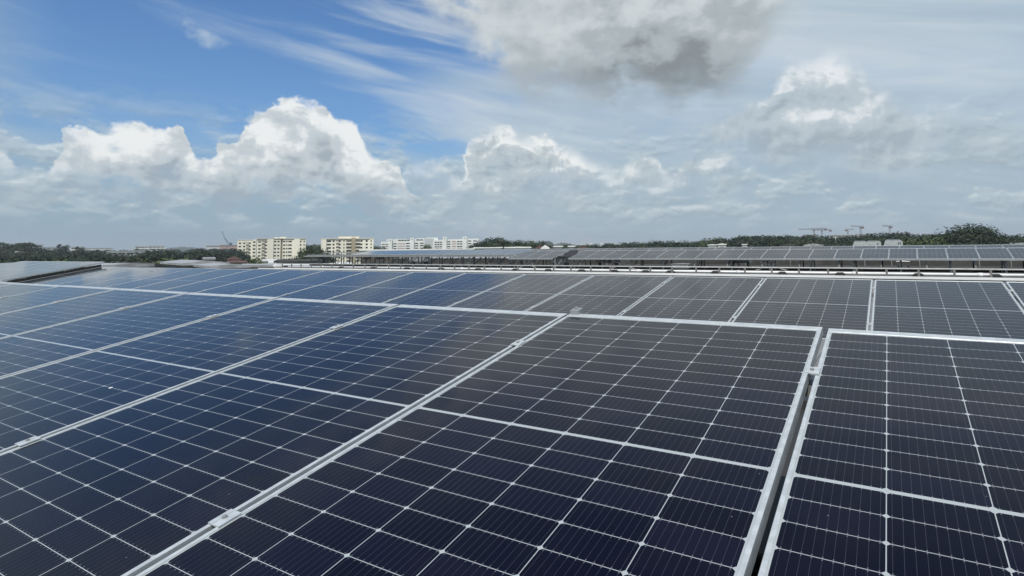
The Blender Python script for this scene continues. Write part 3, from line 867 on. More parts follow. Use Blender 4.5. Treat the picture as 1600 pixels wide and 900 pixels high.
for r in range(6):
    z = Z(376.8 + 5.2 * r)
    for (px, w) in ((515, 3.2), (521.8, 1.5), (531, 1.6), (537.5, .9), (564, 1.6), (572, 1.7), (578.8, 1.0)):
        window(B_, X(px), z, w, 1.35, .7 if px < 576 else .3)
    for (a_, c_) in ((540.8, 548.8), (555.4, 562)):
        b = MB(); b.box(X(a_), X(c_), .66, .95, z - .75, z + .95, mi=1); b.box(X(a_), X(c_), -.5, .655, z - 1.55, z - .78)
        b.build('balcony', [M['cream'], M['balcony']], B_)
    b = MB(); b.box(X(525.4), X(529.6), .66, .95, z - .1, z + .6, mi=1); b.box(X(525.4), X(529.6), -.3, .655, z - 1.3, z - .15); b.build('balcony', [M['cream'], M['balcony']], B_)

# --- pale grey-green slab complex: columns 595-748
D = 690; U = D / F_
def slab(label, pxc, parts, towers, bands, extra=()):
    t = block('office_block', label, 'building', pxc, D, 0)
    X = lambda px: (px - pxc) * U
    Z = lambda py: zz(pxc, py, D)
    for (a_, c_, top, y0, m_) in parts: fbox(t, 'wall', m_, (X(a_), X(c_) - .02, y0, 16, 0, Z(top)))
    for (a_, c_, top) in towers:
        tw = fbox(t, 'stair_tower', 'white_wall', (X(a_), X(c_) - .02, -1.8, 6, 0, Z(top)))
        fbox(tw, 'slot_window', 'window', (X((a_ + c_) / 2) - .5, X((a_ + c_) / 2) + .5, -1.84, -1.6, Z(top + 3.2), Z(top + 1.8)))
    for (a_, c_, ys, m_, y0) in bands:
        for y in ys:
            b = MB(); b.box(X(a_), X(c_), y0 - .05, y0 + .25, Z(y + .85), Z(y - .85), mi=1)
            n = max(1, int((c_ - a_) / 4))
            for q in range(n + 1):
                xx = X(a_) + (X(c_) - X(a_)) * q / n
                b.box(xx - .25, xx + .25, y0 - .3, y0 - .06, Z(y + .85), Z(y - .85), mi=0)
            b.build('window_band', [M['white_wall'], M[m_]], t)
    for e_ in extra: fbox(t, 'roof_structure', e_[5], (X(e_[0]), X(e_[1]), e_[4], e_[4] + 5, Z(e_[3]) - .3, Z(e_[2])))
    return t
slab('pale four storey office slab with pinkish upper bays, left wing beside the cream blocks', 629,
     [(596, 608, 377.5, 0, 'white_wall'), (613, 641, 374.5, .5, 'white_wall'), (646, 663, 373.5, .3, 'white_wall')],
     [(608, 613, 373.2), (641, 646.4, 371.6)],
     [(597, 607.5, (381.5, 385, 388.6), 'balcony', 0), (614.5, 620, (381, 384.8, 388.4), 'window', .5), (621, 633, (380.8, 384.6, 388.2), 'pink_wall', .5), (634, 640.5, (380.6, 384.6, 388.2), 'window', .5),
      (622, 640, (375.6,), 'window', .5), (648, 653.5, (380.5, 384.3, 388), 'window', .3), (655.5, 662, (380.3, 384.1, 388), 'window', .3), (650, 661, (375.2,), 'window', .3)],
     [(604, 636, 373.2, 376, 4, 'pale_wall'), (650, 664, 372.2, 375, 5, 'pale_wall')])
slab('pale office slab with two tall stair towers, right wing next to the dark trees', 706,
     [(664, 677.5, 372.0, 1.5, 'pale_wall'), (677.5, 692, 374.5, .3, 'white_wall'), (698, 723, 373.6, .4, 'white_wall'), (729.4, 748, 373.2, .3, 'white_wall')],
     [(692, 698, 369.8), (723, 729.4, 369.8)],
     [(679, 691, (378.4, 381.8, 385.4, 388.6), 'window', .3), (699, 704, (377.8, 381.4, 385.2, 388.4), 'window', .4), (706, 713, (377.6, 381.2, 385, 388.2), 'pink_wall', .4), (714, 722.5, (377.6, 381.2, 385, 388.2), 'window', .4),
      (731, 736.5, (376.8, 380.8, 384.8, 388), 'window', .3), (739, 745, (376.8, 380.8, 384.8), 'window', .3)],
     [(666, 684, 370.8, 374, 5, 'white_wall')])


# --- low white industrial sheds just beyond the rear rows
def shed(label, px0, px1, D, top, m_='shed_white', roofm='white_paint', wins=0, depth=14, name='industrial_shed', base=None, slope=.5, turn=0, band=0):
    U = D / F_; pc = (px0 + px1) / 2
    t = block(name, label, 'building', pc, D, turn)
    w = (px1 - px0) * U / 2; z1 = zz(pc, top, D)
    if band:
        fbox(t, 'lower_wall', 'shade_wall', (-w, w, .02, depth, 0, z1 - slope - band))
        fbox(t, 'wall', m_, (-w, w, 0, depth, z1 - slope - band + .002, z1 - slope))
    else: fbox(t, 'wall', m_, (-w, w, 0, depth, 0, z1 - slope))
    b = MB(); b.prism([(-w - .3, z1 - slope + .003), (w + .3, z1 - slope + .003), (w + .3, z1 - slope + .25), (w * .02, z1), (-w * .02, z1), (-w - .3, z1 - slope + .25)], -.4, depth + .4)
    b.build('roof', M[roofm], t)
    for q in range(wins):
        x = -w + (q + .5) * 2 * w / wins
        ww = w / wins * random.uniform(.45, .75)
        b = MB(); b.box(x - ww, x + ww, -.06, .1, z1 - slope - 1.7, z1 - slope - .7); b.build('window', M['window'], t)
    return t
shed('long low white shed with dark openings, in front of the pale office slabs', 566, 742, 128, 389.0, wins=9, slope=.25, band=1.3)
shed('low white shed with dark openings below the trees right of the office slabs', 742, 783, 120, 386.4, wins=5, slope=.2, band=1.6)
shed('white shed with two dark doors under the trees, centre left', 790, 828, 122, 385.4, wins=4, slope=.3, band=1.8)
shed('small white house with a gable in the middle distance', 847, 857, 150, 382.6, wins=1, slope=1.0)
shed('small white hut with a dark opening, middle distance', 866, 878, 150, 384.0, wins=2, slope=.3)
shed('small white hut beside a grey shed, middle distance', 889, 897, 150, 383.8, wins=1, slope=.3)
shed('low shed with a white stripe and reddish pitched roof', 898, 924, 155, 385.0, 'pink_wall', 'red_roof', slope=.9)
shed('low reddish roofed house behind the peaked cover', 838, 848, 170, 383.6, 'pink_wall', 'red_roof', slope=.9)
shed('tiny white house below the right treeline, left of the pair', 1107, 1119, 230, 381.6, wins=1, slope=.4)
shed('tiny white house with dark doorway below the right treeline', 1122, 1134, 230, 380.2, wins=1, slope=.6)
shed('tiny white hut right of the doorway house', 1160, 1167, 230, 381.2, wins=1, slope=.3)
shed('grey roofed long hut in front of the right trees', 1222, 1240, 210, 381.3, 'pale_wall', 'roof_grey', slope=.6)
shed('grey roofed shed in front of the right trees below the cranes', 1258, 1284, 200, 380.4, 'pale_wall', 'roof', slope=.8)
shed('low white roof edge at the far right in front of trees', 1585, 1625, 200, 379.0, 'shed_white', 'roof', slope=.4)
# sheds at the left
shed('dusty grey corrugated roof beyond the second row, left of the cream block', 291, 352, 70, 407.2, 'concrete', 'roof', slope=.5, turn=.2, wins=4)
shed('low grey roof edge next to the cream block', 336, 384, 62, 412.6, 'concrete', 'roof', slope=.4, turn=.2)
shed('low mottled grey roof beside the dark filled gap at left', 168, 232, 62, 412.0, 'concrete', 'roof', slope=.35, turn=.3, wins=6)
shed('small grey roof with a sloping right end behind the second row', 226, 262, 66, 410.6, 'concrete', 'roof_grey', slope=.9, turn=.3)
shed('white water tank cabin on the grey roofs at left', 321, 333, 90, 403.4, 'pale_wall', 'roof', slope=.2)
shed('reddish roofed houses directly left of the cream block', 356, 376, 250, 400.8, 'pink_wall', 'red_roof', slope=1.4)
shed('long dark roofed shed at the foot of the cream block', 358, 384, 130, 408.6, 'pale_wall', 'red_roof', slope=.3)
shed('small white flat roofed room in front of the cream block', 413, 434, 140, 406.6, 'cream', 'white_paint', wins=2, slope=.2)
shed('yellow green box room in front of the cream block', 422.5, 428.5, 100, 410.0, 'yellow_green', 'white_paint', slope=.15)
shed('dark blue grey roof slab left of the canopy', 434, 500, 84, 407.6, 'pale_wall', 'roof_grey', slope=.2)
shed('white wall strip below the canopy end', 436, 545, 66, 414.2, 'shed_white', 'white_paint', slope=.12, depth=6)
shed('pale grey roof to the left of the white strip', 384, 436, 66, 413.8, 'concrete', 'roof', slope=.2, depth=6)
# white sloped rooftop cabins right
for i, (a_, c_, top, lb) in enumerate(((1333, 1353.5, 376.6, 'white sloping rooftop cabin, leftmost of the three above the rear row'), (1354, 1375, 376.4, 'white rooftop cabin with one small window, middle of the three'), (1382, 1408, 374.6, 'white rooftop cabin with two small dark windows, rightmost of the three'))):
    D = 96; U = D / F_; pc = (a_ + c_) / 2
    p, yaw = facing(pc, D)
    w = (c_ - a_) * U / 2; z0 = zz(pc, 385.5, D); z1 = zz(pc, top, D) - z0
    t = thing('rooftop_cabin', lb, 'cabin', (p.x, p.y, z0), (0, 0, yaw))
    b = MB(); b.prism([(-w, 0), (w, 0), (w, z1 * .72), (w * .86, z1 * .93), (w * .7, z1), (-w * .62, z1), (-w * .74, z1 * .9)], 0, 2.2); b.build('shell', M['cabin_wall'], t)
    b = MB(); b.prism([(-w * .66, z1 + .003), (w * .72, z1 + .003), (w * .70, z1 + .05), (-w * .62, z1 + .05)], -.05, 2.25); b.build('roof_cap', M['cabin_wall'], t)
    for q in range(i if i else 0):
        b = MB(); b.box(w * (.58 + .2 * q) - .06, w * (.58 + .2 * q) + .06, -.02, .05, z1 * .30, z1 * .62); b.build('window', M['window'], t)
rb = block('roof_platform', 'far flat roof carrying the white rooftop cabins, hidden behind the rear row', 'roof', 1371, 96)
fbox(rb, 'slab', 'roof_grey', (-9, 9, -1, 12, 0, zz(1371, 385.6, 96) - .003))

# --- far left: white institution buildings above the forest
def farbox(label, px0, px1, top, D, m_='white_wall', rows=2, depth=20, name='distant_building', cat='building', bottom=0):
    U = D / F_; pc = (px0 + px1) / 2; w = (px1 - px0) * U / 2
    t = block(name, label, cat, pc, D)
    z1 = zz(pc, top, D)
    fbox(t, 'wall', m_, (-w, w, 0, depth, bottom, z1))
    fbox(t, 'roof', 'pale_wall', (-w - .4, w + .4, -.4, depth + .4, z1 + .003, z1 + .5))
    for r in range(rows):
        z = z1 - 2.0 - r * 3.2
        b = MB(); b.box(-w * .94, w * .94, -.06, .1, z - .7, z + .7, mi=1)
        n = max(2, int(w / 3))
        for q in range(n + 1): b.box(-w * .94 + q * 1.88 * w / n - .3, -w * .94 + q * 1.88 * w / n + .3, -.2, -.061, z - .7, z + .7)
        b.build('window_band', [M[m_], M['window']], t)
    return t
farbox('pale building with glass front behind umbrella shaped trees, far left', -20, 44, 384.5, 700, 'pale_wall', 3)
farbox('boxy pale glass fronted building right of the umbrella shaped trees', 45.5, 64, 382.4, 800, 'pale_wall', 4)
farbox('long low white building right of the boxy glass one', 64.5, 88, 386.6, 820, 'white_wall', 1)
farbox('white building with dark windows poking out of the forest, far left', 112, 127, 385.8, 780, 'white_wall', 2)
farbox('thin long pale building above the forest', 136, 172, 388.0, 900, 'pale_wall', 0)
farbox('white stepped building above the forest, left third', 212, 232, 385.0, 1000, 'white_wall', 2)
farbox('white building block right of the stepped one above the forest', 232.5, 256, 384.4, 1000, 'white_wall', 2)
farbox('pale wall between dark trees, left third', 172, 222, 392.6, 520, 'pale_wall', 1)
farbox('small pale cube building among the trees, left third', 218, 229, 394.6, 480, 'pale_wall', 1)
farbox('long pale building on the skyline left of the luffing crane', 323, 345, 383.8, 1300, 'pale_wall', 1)
farbox('long reddish pale building on the skyline behind the luffing crane', 345, 374, 383.0, 1300, 'pink_wall', 1)
# unfinished concrete buildings below the cranes
farbox('unfinished concrete floors below the leftmost hammerhead crane', 1256, 1276, 366.6, 1300, 'concrete', 3)
farbox('unfinished long concrete building below the middle cranes', 1299, 1338, 367.4, 1300, 'concrete', 3)
farbox('unfinished concrete building right of the tallest crane', 1338.5, 1364, 365.4, 1320, 'pale_wall', 3)
farbox('low pale building between the trees, right of the cranes', 1456, 1473, 369.6, 900, 'pale_wall', 1)
farbox('small pale building at the left edge of the right wood', 1433.5, 1437, 366.5, 900, 'pale_wall', 1)
farbox('pale thin strip roof in the right wood', 1215, 1226, 369.0, 900, 'pale_wall', 0)
# far city skyline
rs = random.Random(11)
i = 0
px = 858
while px < 1008:
    w = rs.uniform(2.2, 5.5)
    top = 380.2 + rs.uniform(-1.2, 3.0) + (px - 858) * -.006 - (1.6 if 952 < px < 966 else 0)
    i += 1
    farbox('tiny hazy city block on the horizon, %s from the left in the centre skyline' % ORD[i] if i < 35 else 'tiny hazy city block', px, px + w, top, 3600 + rs.uniform(-300, 300), 'white_wall' if rs.random() < .4 else 'pale_wall', 0, 60)
    px += w + rs.uniform(0, 2.0)
    if i > 32: break
px = 258; j = 0
while px < 345:
    w = rs.uniform(2.5, 6)
    j += 1
    farbox('tiny hazy building on the left horizon, %s from the left' % ORD[j], px, px + w, 388.6 + rs.uniform(-.8, 1.2) - (px - 258) * .012, 3300, 'pale_wall', 0, 50)
    px += w + rs.uniform(2, 7)


# ---------------------------------------------------------------------- cranes
def tower_crane(label, mast_px, jl, jr, yj, D, tilt=0.0, left=False):
    U = D / F_
    p, yaw = facing(mast_px, D)
    t = thing('tower_crane', label, 'crane', p, (0, 0, yaw), 'tower cranes on the right skyline')
    H = zz(mast_px, yj, D)
    b = MB()
    s = 1.1
    for sx in (-s, s):
        for sy in (-s, s): b.bar((sx, sy, 0), (sx, sy, H), .7, .7)
    z = 0; f = 1
    while z < H - 3:
        for sy in (-s, s): b.bar((-s * f, sy, z), (s * f, sy, z + 3), .3, .3)
        for sx in (-s, s): b.bar((sx, -s * f, z), (sx, s * f, z + 3), .3, .3)
        z += 3; f = -f
    b.build('mast', M['crane'], t)
    a_ = (jl - mast_px) * U; c_ = (jr - mast_px) * U
    b = MB()
    for (y0, y1, zo) in ((-.9, -.9, 0), (.9, .9, 0), (0, 0, 2.0)):
        b.bar((a_, y0, H + zo + a_ * tilt), (c_, y1, H + zo + c_ * tilt), .62, .62)
    x = a_; f = 1
    while x < c_ - 2.5:
        for sy in (-.9, .9):
            b.bar((x, sy * (1 if f > 0 else 0), H + (0 if f > 0 else 2.0) + x * tilt), (x + 2.5, sy * (0 if f > 0 else 1), H + (2.0 if f > 0 else 0) + (x + 2.5) * tilt), .28, .28)
        x += 2.5; f = -f
    b.build('jib', M['crane'], t)
    e = (c_ if abs(c_) < abs(a_) else a_); sg = 1 if e > 0 else -1
    b = MB(); b.box(min(e, e - sg * 5), max(e, e - sg * 5), -1.2, 1.2, H - 3 + e * tilt, H - .1 + e * tilt); b.build('counterweight', M['crane'], t)
    b = MB(); b.box(-1.4, 1.4, -3.2, -1.3, H - 3.2, H - .4); b.build('cab', M['crane'], t)
    return t
tower_crane('hammerhead crane with the longest jib, leftmost of the five on the right skyline', 1273, 1251, 1291, 358.4, 1250, .02)
tower_crane('hammerhead crane just right of the leftmost one, jib slightly lower', 1285.4, 1270, 1299, 360.0, 1300, -.01)
tower_crane('small low hammerhead crane, third of the five from the left', 1326, 1322, 1334.5, 359.2, 1400, .03)
tower_crane('tallest hammerhead crane with jib rising to the left, fourth of the five', 1346, 1333, 1351, 354.6, 1200, -.07)
tower_crane('lone hammerhead crane furthest right above the dark wood', 1391.5, 1382, 1395.5, 354.0, 1250, -.09)
# luffing crane left of the cream block
p, yaw = facing(356, 420)
t = thing('luffing_crane', 'dark luffing crane with thin raised jib, left of the cream apartment block', 'crane', p, (0, 0, yaw))
U = 420 / F_; zc = zz(356, 380, 420)
b = MB()
for sx in (-.7, .7):
    for sy in (-.7, .7): b.bar((sx, sy, 0), (sx - .9 * 0, sy, zc), .22, .22)
z = 0; f = 1
while z < zc - 2:
    for sy in (-.7, .7): b.bar((-.7 * f, sy, z), (.7 * f, sy, z + 2), .15, .15)
    z += 2; f = -f
b.build('mast', M['crane_blue'], t)
zt = zz(348, 361, 420)
b = MB()
for o_ in (-.35, .35):
    b.bar((o_, 0, zc), (-2.2 + o_ * .8, 0, zc + 3.4), .28, .28); b.bar((-2.2 + o_ * .8, 0, zc + 3.4), (-7.5 * .55 + o_ * .2, 0, zt), .18, .18)
for q in range(7): b.bar((-.35 - q * .3, 0, zc + q * .5), (.35 - q * .3, 0, zc + q * .5 + .4), .1, .1)
b.build('jib', M['crane_blue'], t)
b = MB(); b.box(.6, 2.6, -.9, .9, zc - 1.4, zc + .3); b.build('counterweight', M['crane_blue'], t)
# lamp mast
p, yaw = facing(1306, 330)
t = thing('lamp_mast', 'thin pale mast standing in front of the dark wood below the cranes', 'mast', p, (0, 0, yaw))
b = MB(); b.tube((0, 0, 0), (0, 0, zz(1306, 371, 330)), .22, 8, .12); b.build('pole', M['white_paint'], t)
b = MB(); b.box(-1.0, 1.0, -.2, .2, zz(1306, 371, 330), zz(1306, 371, 330) + .35); b.build('lamp_head', M['white_paint'], t)


# ----------------------------------------------------------------------- trees
def crown_mesh(seed, w, h, flat=0.0, n=26, leaf=.55, dens=95, umbrella=False):
    """crown of leaf tufts on many small clumps; w, h in metres, base of the crown at z = 0"""
    r = random.Random(seed); b = MB()
    cl = []
    for i in range(n):
        a = r.uniform(0, 2 * math.pi); q = math.sqrt(r.random())
        if umbrella:
            x = math.cos(a) * q * w * .46; y = math.sin(a) * q * w * .46
            z = h * (.80 - .35 * q * q) + r.uniform(-.08, .08) * h; rr = w * r.uniform(.06, .11); rz = .55
        else:
            zz_ = r.random()
            prof = math.sin(math.pi * min(1, .22 + zz_ * .74)) ** .75
            x = math.cos(a) * q * w * .40 * prof; y = math.sin(a) * q * w * .40 * prof
            z = h * (.12 + .74 * zz_); rr = w * r.uniform(.11, .20); rz = r.uniform(.65, .9)
        cl.append((x, y, z, rr, rz))
    for (x, y, z, rr, rz) in cl:
        for j in range(dens):
            u = r.uniform(-1, 1); t = r.uniform(0, 2 * math.pi); s = math.sqrt(1 - u * u)
            if u < -.55: continue
            rad = rr * (r.uniform(.72, 1.06) + .10 * math.sin(t * 3 + x) * s)
            c = Vector((x + s * math.cos(t) * rad, y + s * math.sin(t) * rad, z + u * rad * rz))
            nn = Vector((s * math.cos(t), s * math.sin(t), u * 1.2)) + Vector((r.uniform(-.6, .6), r.uniform(-.6, .6), r.uniform(-.4, .6)))
            nn.normalize(); a1 = nn.orthogonal().normalized(); a2 = nn.cross(a1)
            g_ = r.uniform(0, 6.28); a1, a2 = a1 * math.cos(g_) + a2 * math.sin(g_), a2 * math.cos(g_) - a1 * math.sin(g_)
            L = leaf * r.uniform(.6, 1.25)
            b.add([c - a1 * L - a2 * L * .5, c + a1 * L * .9 - a2 * L * .6, c + a1 * L * 1.05 + a2 * L * .55, c - a1 * L * .2 + a2 * L * .95], [(0, 1, 2, 3)])
    return b, cl


def tree_proto(seed, w, h, leafm, umbrella=False, **kw):
    t = bpy.data.objects.new('tree', None); COL.objects.link(t)
    b, cl = crown_mesh(seed, w, h * .78, umbrella=umbrella, **kw)
    th = h * (.22 if not umbrella else .30)
    b.v = [(x, y, z + th) for x, y, z in b.v]
    b.build('crown', M[leafm], t)
    r = random.Random(seed + 5)
    tb = MB()
    tb.tube((0, 0, -.3), (.15, .1, th * 1.15), h * .028, 8, h * .018)
    for (x, y, z, rr, rz) in r.sample(cl, min(9, len(cl))):
        tb.tube((.15, .1, th * 1.0), (x * .45, y * .45, th + z * .45), h * .012, 6, h * .008)
        tb.tube((x * .45, y * .45, th + z * .45), (x * .9, y * .9, th + z * .92), h * .008, 5, h * .003)
    tb.build('trunk', M['bark'], t)
    return t


protos = {
    'round': [tree_proto(s, 1.15 * 14, 14, 'leaf', n=34, leaf=.30, dens=130) for s in (3, 8, 21)],
    'tall': [tree_proto(s, .85 * 14, 14, 'leaf', n=28, leaf=.30, dens=130) for s in (33, 47)],
    'umbrella': [tree_proto(s, 1.5 * 14, 14, 'leaf', umbrella=True, n=34, leaf=.30, dens=90) for s in (5, 17)],
    'light': [tree_proto(s, 1.1 * 14, 14, 'leaf_light', n=30, leaf=.30, dens=130) for s in (55,)],
    'big': [tree_proto(71, 1.30 * 14, 15, 'leaf', n=120, leaf=.22, dens=170)],
}
pused = {}
rt = random.Random(99)
NT = [0]


def tree(px, top, D, kind, label, group=None, wscale=1.0, cat='tree'):
    ps = protos[kind]; i = rt.randrange(len(ps)); pr = ps[i]
    if (kind, i) in pused: o = copy_tree(pr)
    else: o = pr; pused[(kind, i)] = True
    p = gp(px, D); H = max(4.0, zz(px, top, D))
    s = H / 14.0
    o.location = p; o.scale = (s * wscale * rt.uniform(.95, 1.15), s * wscale * rt.uniform(.95, 1.15), s)
    o.rotation_euler = (0, 0, rt.uniform(0, 6.28))
    tag(o, label, cat, group)
    NT[0] += 1
    return o


def belt(px0, px1, topf, D0, D1, n, label, group, kinds=('round', 'round', 'tall', 'light'), jit=1.6, wscale=1.0):
    for i in range(n):
        px = px0 + (px1 - px0) * (i + .5) / n + rt.uniform(-.5, .5) * (px1 - px0) / n
        D = rt.uniform(D0, D1)
        tree(px, topf(px) + rt.uniform(-.3, jit), D, rt.choice(kinds), '%s, %s from the left' % (label, ORD[i + 1]), group, wscale)


def interp(pts):
    def f(x):
        for (a, b), (c, d) in zip(pts, pts[1:]):
            if x <= c: return b + (d - b) * max(0, (x - a)) / (c - a)
        return pts[-1][1]
    return f


# left forest: three belts in depth
lt = lambda x: 2.2 + lt_(x)
lt_ = interp([(-60, 390), (0, 391), (45, 391.5), (90, 390), (115, 392.5), (135, 389), (160, 392), (190, 394), (215, 396), (235, 389.5), (262, 389), (285, 392), (300, 388), (318, 387), (330, 389), (345, 391), (358, 388), (378, 389)])
belt(-50, 235, lt, 330, 430, 30, 'dark green tree in the back of the left wood', 'trees of the left wood, back', ('round', 'round', 'tall'), wscale=1.15)
belt(235, 378, lt, 330, 430, 16, 'dark tree between left wood and cream block', 'trees left of the cream block', ('round', 'round', 'tall'), wscale=1.15)
lt2 = lambda x: lt(x) + 5.0
belt(-50, 350, lt2, 230, 310, 26, 'dark tree in the lower front of the left wood', 'trees of the left wood, front', ('round', 'tall', 'round'), jit=2.5, wscale=1.15)
lt3 = lambda x: lt(x) + 12.0
belt(-20, 300, lt3, 140, 215, 24, 'low fresh green tree just beyond the left panels', 'low trees behind the left panels', ('light', 'round', 'light'), jit=3.5, wscale=1.3)
# umbrella shaped trees, far left
for px, top, w, lb in ((6, 378.2, 1.0, 'umbrella shaped tree with flat dark crown at the far left edge'), (30, 378.8, 1.0, 'second umbrella shaped tree from the left edge, see-through crown'),
                       (97, 382.2, .5, 'small lone umbrella shaped tree standing out above the wood'), (124, 385.6, .4, 'tiny umbrella shaped tree beside a white building')):
    tree(px, top, 520, 'umbrella', lb, None, w)
# between the cream blocks and right of block B
belt(476, 503, interp([(476, 382.5), (490, 381.8), (503, 383)]), 560, 640, 5, 'dark tree in the gap between the cream blocks', 'trees between the cream blocks')
belt(478, 502, interp([(476, 388.5), (503, 389)]), 300, 340, 4, 'low tree before the gap between cream blocks', 'low trees between the cream blocks')
belt(583, 600, interp([(583, 384), (600, 385)]), 600, 700, 3, 'tree between right cream block and office slabs', 'trees left of the office slabs')
tree(668, 382.0, 500, 'light', 'rounded green tree in front of the pale office slabs, between both wings', None, .9)
# tree in front of block A
tree(398, 403.2, 180, 'light', 'low olive green tree at the foot of the left cream block', None, .9)
tree(388, 406.0, 170, 'light', 'olive green bush left of the low tree at the foot of the cream block', None, 1.0)
tree(275, 405.5, 120, 'light', 'fresh green bushy tree between the two grey sheds at left', None, 1.0)
tree(284, 407.2, 110, 'light', 'low brownish green bush beside the dusty corrugated roof', None, 1.0)
# centre trees 748-840
ct = interp([(748, 380), (756, 376), (768, 373.4), (778, 372.6), (784, 376), (795, 377), (812, 377), (828, 376.8), (841, 379)])
belt(750, 842, ct, 330, 400, 16, 'dark tree in the clump right of the office slabs', 'trees right of the office slabs', ('round', 'tall', 'round', 'light'), jit=1.2)
belt(780, 850, lambda x: ct(x) + 4.5, 240, 280, 8, 'mid green tree in front of the centre clump', 'front trees of the centre clump', ('light', 'round'))
# low belt 840-1000
mt = interp([(840, 381), (880, 382.5), (900, 384), (930, 382.5), (945, 380.5), (965, 380), (985, 379.5), (1010, 380.5)])
belt(880, 1012, mt, 420, 560, 18, 'small dark tree in the low belt right of centre', 'trees of the low centre belt', ('round', 'tall', 'round'), jit=1.8)
# right treeline 1000-1250
rtl = interp([(1000, 380), (1012, 377.6), (1022, 376.6), (1030, 376.2), (1040, 379.2), (1052, 377.2), (1064, 376.6), (1072, 379), (1080, 378), (1096, 376.4), (1101, 374), (1110, 373), (1122, 372.4), (1130, 374), (1136, 371.4), (1144, 371.8), (1152, 371), (1165, 368.8), (1180, 368.8), (1200, 369.2), (1222, 368.6), (1240, 370.2), (1262, 370.4), (1285, 369), (1300, 371.2), (1330, 370.6), (1345, 367), (1370, 364.8), (1385, 365), (1400, 362.4), (1412, 363.6), (1425, 365.4), (1434, 368.6)])
belt(1000, 1140, rtl, 380, 470, 17, 'dark tree in the treeline above the tiny houses', 'trees of the right treeline, left half', ('round', 'tall', 'round', 'light'), jit=1.0)
belt(1136, 1300, rtl, 330, 400, 20, 'dark broad tree in the wood left of the cranes', 'trees of the wood left of the cranes', ('round', 'round', 'umbrella'), jit=1.2, wscale=1.1)
belt(1296, 1434, rtl, 330, 400, 18, 'dark broad tree in the wood below the cranes', 'trees of the wood below the cranes', ('round', 'round', 'tall'), jit=1.2, wscale=1.1)
belt(1010, 1430, lambda x: rtl(x) + 5.0, 250, 300, 34, 'shaded low tree in front of the right wood', 'front trees of the right wood', ('round', 'tall', 'round'), jit=2.0)
# right: fresh low trees, the big dark tree, wood at the right edge
belt(1424, 1474, interp([(1424, 374), (1440, 374.6), (1474, 371)]), 190, 230, 8, 'fresh green low tree left of the big domed tree', 'fresh trees left of the big dark tree', ('light',), jit=1.4)
belt(1432, 1478, interp([(1424, 369), (1445, 367.4), (1478, 368)]), 330, 400, 7, 'dark tree behind the fresh green ones', 'trees behind the fresh ones', ('round',), jit=1.0)
tree(1516, 360.0, 215, 'big', 'big dark green domed tree, largest on the right skyline', None, 1.15)
tree(1488, 363.2, 222, 'round', 'dark tree merging into the left flank of the big domed tree', None, .95)
tree(1545, 364.0, 225, 'round', 'dark tree merging into the right flank of the big domed tree', None, .95)
tree(1470, 368.5, 215, 'light', 'lower green tree at the left foot of the big domed tree', None, .9)
belt(1556, 1640, interp([(1556, 369), (1580, 368.8), (1600, 369), (1640, 368)]), 240, 300, 10, 'dark tree in the wood at the right edge', 'trees at the right edge', ('round', 'round', 'tall'), jit=1.0)
for k_, ps in protos.items():
    for i, pr in enumerate(ps):
        if (k_, i) not in pused:
            for ch in list(pr.children): bpy.data.objects.remove(ch)
            bpy.data.objects.remove(pr)


# distant wooded hills and far woods
def hill(name, px0, px1, prof, D, depth, kind='structure'):
    b = MB(); n = 60; m = 10
    vs = []
    for i in range(n + 1):
        px = px0 + (px1 - px0) * i / n
        H = zz(px, prof(px), D)
        for j in range(m + 1):
            d = D + depth * (j / m - .5)
            p = gp(px, d); k = math.sin(math.pi * j / m) ** .8
            e_ = math.sin(math.pi * min(1, max(0, i / n))) ** .25
            z = max(-2, H * k * e_ + math.sin(px * 1.3 + j) * 1.2 + math.sin(px * .37 + j * 2) * 2)
            vs.append((p.x, p.y, z if 0 < j < m else -2))
    fs = [(i * (m + 1) + j, i * (m + 1) + j + 1, (i + 1) * (m + 1) + j + 1, (i + 1) * (m + 1) + j) for i in range(n) for j in range(m)]
    b.add(vs, fs)
    return tag(b.build(name, M['leaf_far'], None, True), kind=kind)
hill('hill', 232, 345, interp([(232, 390), (262, 387.2), (285, 385.8), (305, 387), (345, 388)]), 3000, 700)
hill('hill', 480, 505, interp([(476, 384), (490, 381.8), (505, 384)]), 2200, 500)
hill('hill', 828, 870, interp([(828, 382), (842, 377.6), (856, 376.2), (866, 377), (872, 381)]), 1500, 400)
hill('hill', 862, 905, interp([(862, 380), (872, 379.4), (890, 380.4), (905, 382)]), 2200, 500)
hill('hill', 975, 1012, interp([(975, 380), (985, 378.6), (1000, 378.8), (1012, 380)]), 1800, 400)
hill('hill', -80, 120, interp([(-80, 392), (0, 391), (60, 390.6), (120, 391.5)]), 2600, 600)


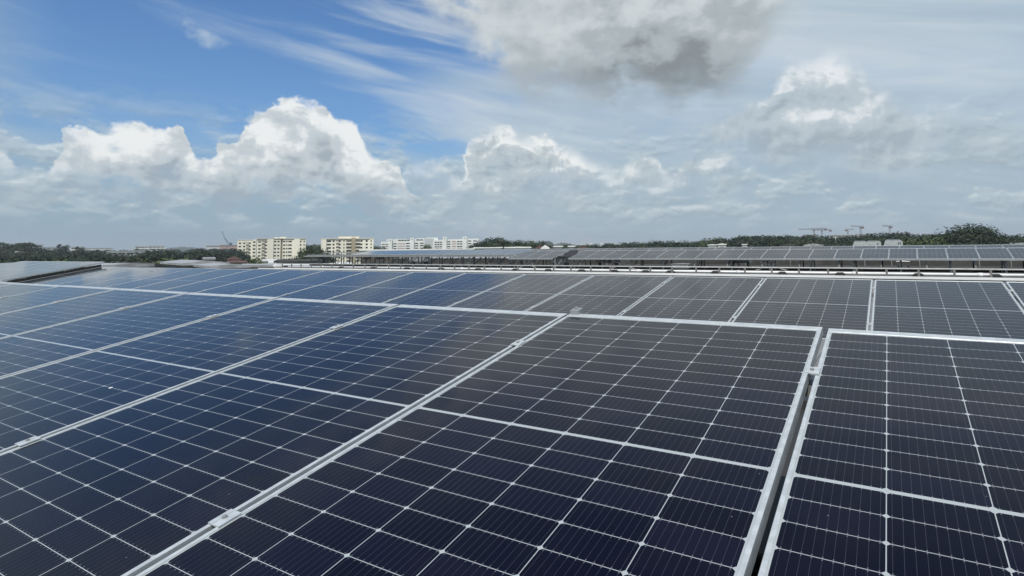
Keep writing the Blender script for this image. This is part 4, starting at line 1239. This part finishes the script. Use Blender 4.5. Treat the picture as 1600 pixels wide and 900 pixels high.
def wood(px0, px1, prof, D0, D1, n, seed):
    """far-off woods that read as one mass: many leaf tufts"""
    r = random.Random(seed); b = MB()
    for i in range(n):
        px = r.uniform(px0, px1); D = r.uniform(D0, D1)
        H = zz(px, prof(px) + r.uniform(-.2, .8), D) * r.uniform(.80, 1.0)
        p = gp(px, D); rr = r.uniform(4, 8)
        for j in range(26):
            u = r.uniform(-.2, 1); t = r.uniform(0, 6.28); s = math.sqrt(max(0, 1 - u * u))
            c = Vector((p.x + s * math.cos(t) * rr, p.y + s * math.sin(t) * rr, H - rr * .7 + u * rr * .7))
            nn = Vector((s * math.cos(t) + r.uniform(-.5, .5), s * math.sin(t) + r.uniform(-.5, .5), u + r.uniform(-.3, .5))).normalized()
            a1 = nn.orthogonal().normalized() * r.uniform(1.1, 2.2); a2 = nn.cross(a1).normalized() * r.uniform(1.1, 2.2)
            b.add([c - a1, c - a2, c + a1, c + a2], [(0, 1, 2, 3)])
    return b
b = wood(-60, 480, interp([(-60, 391.5), (250, 389), (480, 387.5)]), 600, 1100, 420, 4)
tag(b.build('far_woods', M['leaf_far']), 'far-off dark woods beyond the left wood reading as one mass', 'woods', None, 'stuff')
b = wood(580, 1260, interp([(580, 386.4), (840, 384), (1000, 380.5), (1260, 375)]), 700, 1300, 520, 6)
tag(b.build('far_woods', M['leaf_far']), 'far-off dark woods right of centre reading as one mass', 'woods', None, 'stuff')
b = wood(1240, 1660, interp([(1240, 373), (1440, 369), (1660, 369)]), 600, 1100, 320, 9)
tag(b.build('far_woods', M['leaf_far']), 'far-off dark woods behind the right edge reading as one mass', 'woods', None, 'stuff')

# ------------------------------------------------------------------------ haze
HZ = 0.00016
b = MB(); b.box(-5600, 3200, -600, 5600, -1.0, 95.0)
hm = bpy.data.materials.new('air haze'); hm.use_nodes = True
T = hm.node_tree; T.nodes.clear()
pv = T.nodes.new('ShaderNodeVolumePrincipled'); mo = T.nodes.new('ShaderNodeOutputMaterial')
pv.inputs['Color'].default_value = (.93, .96, 1.0, 1); pv.inputs['Density'].default_value = HZ; pv.inputs['Anisotropy'].default_value = .2
T.links.new(pv.outputs[0], mo.inputs['Volume'])
tag(b.build('haze', hm), 'thin pale haze hanging over the whole town', 'haze', None, 'stuff')
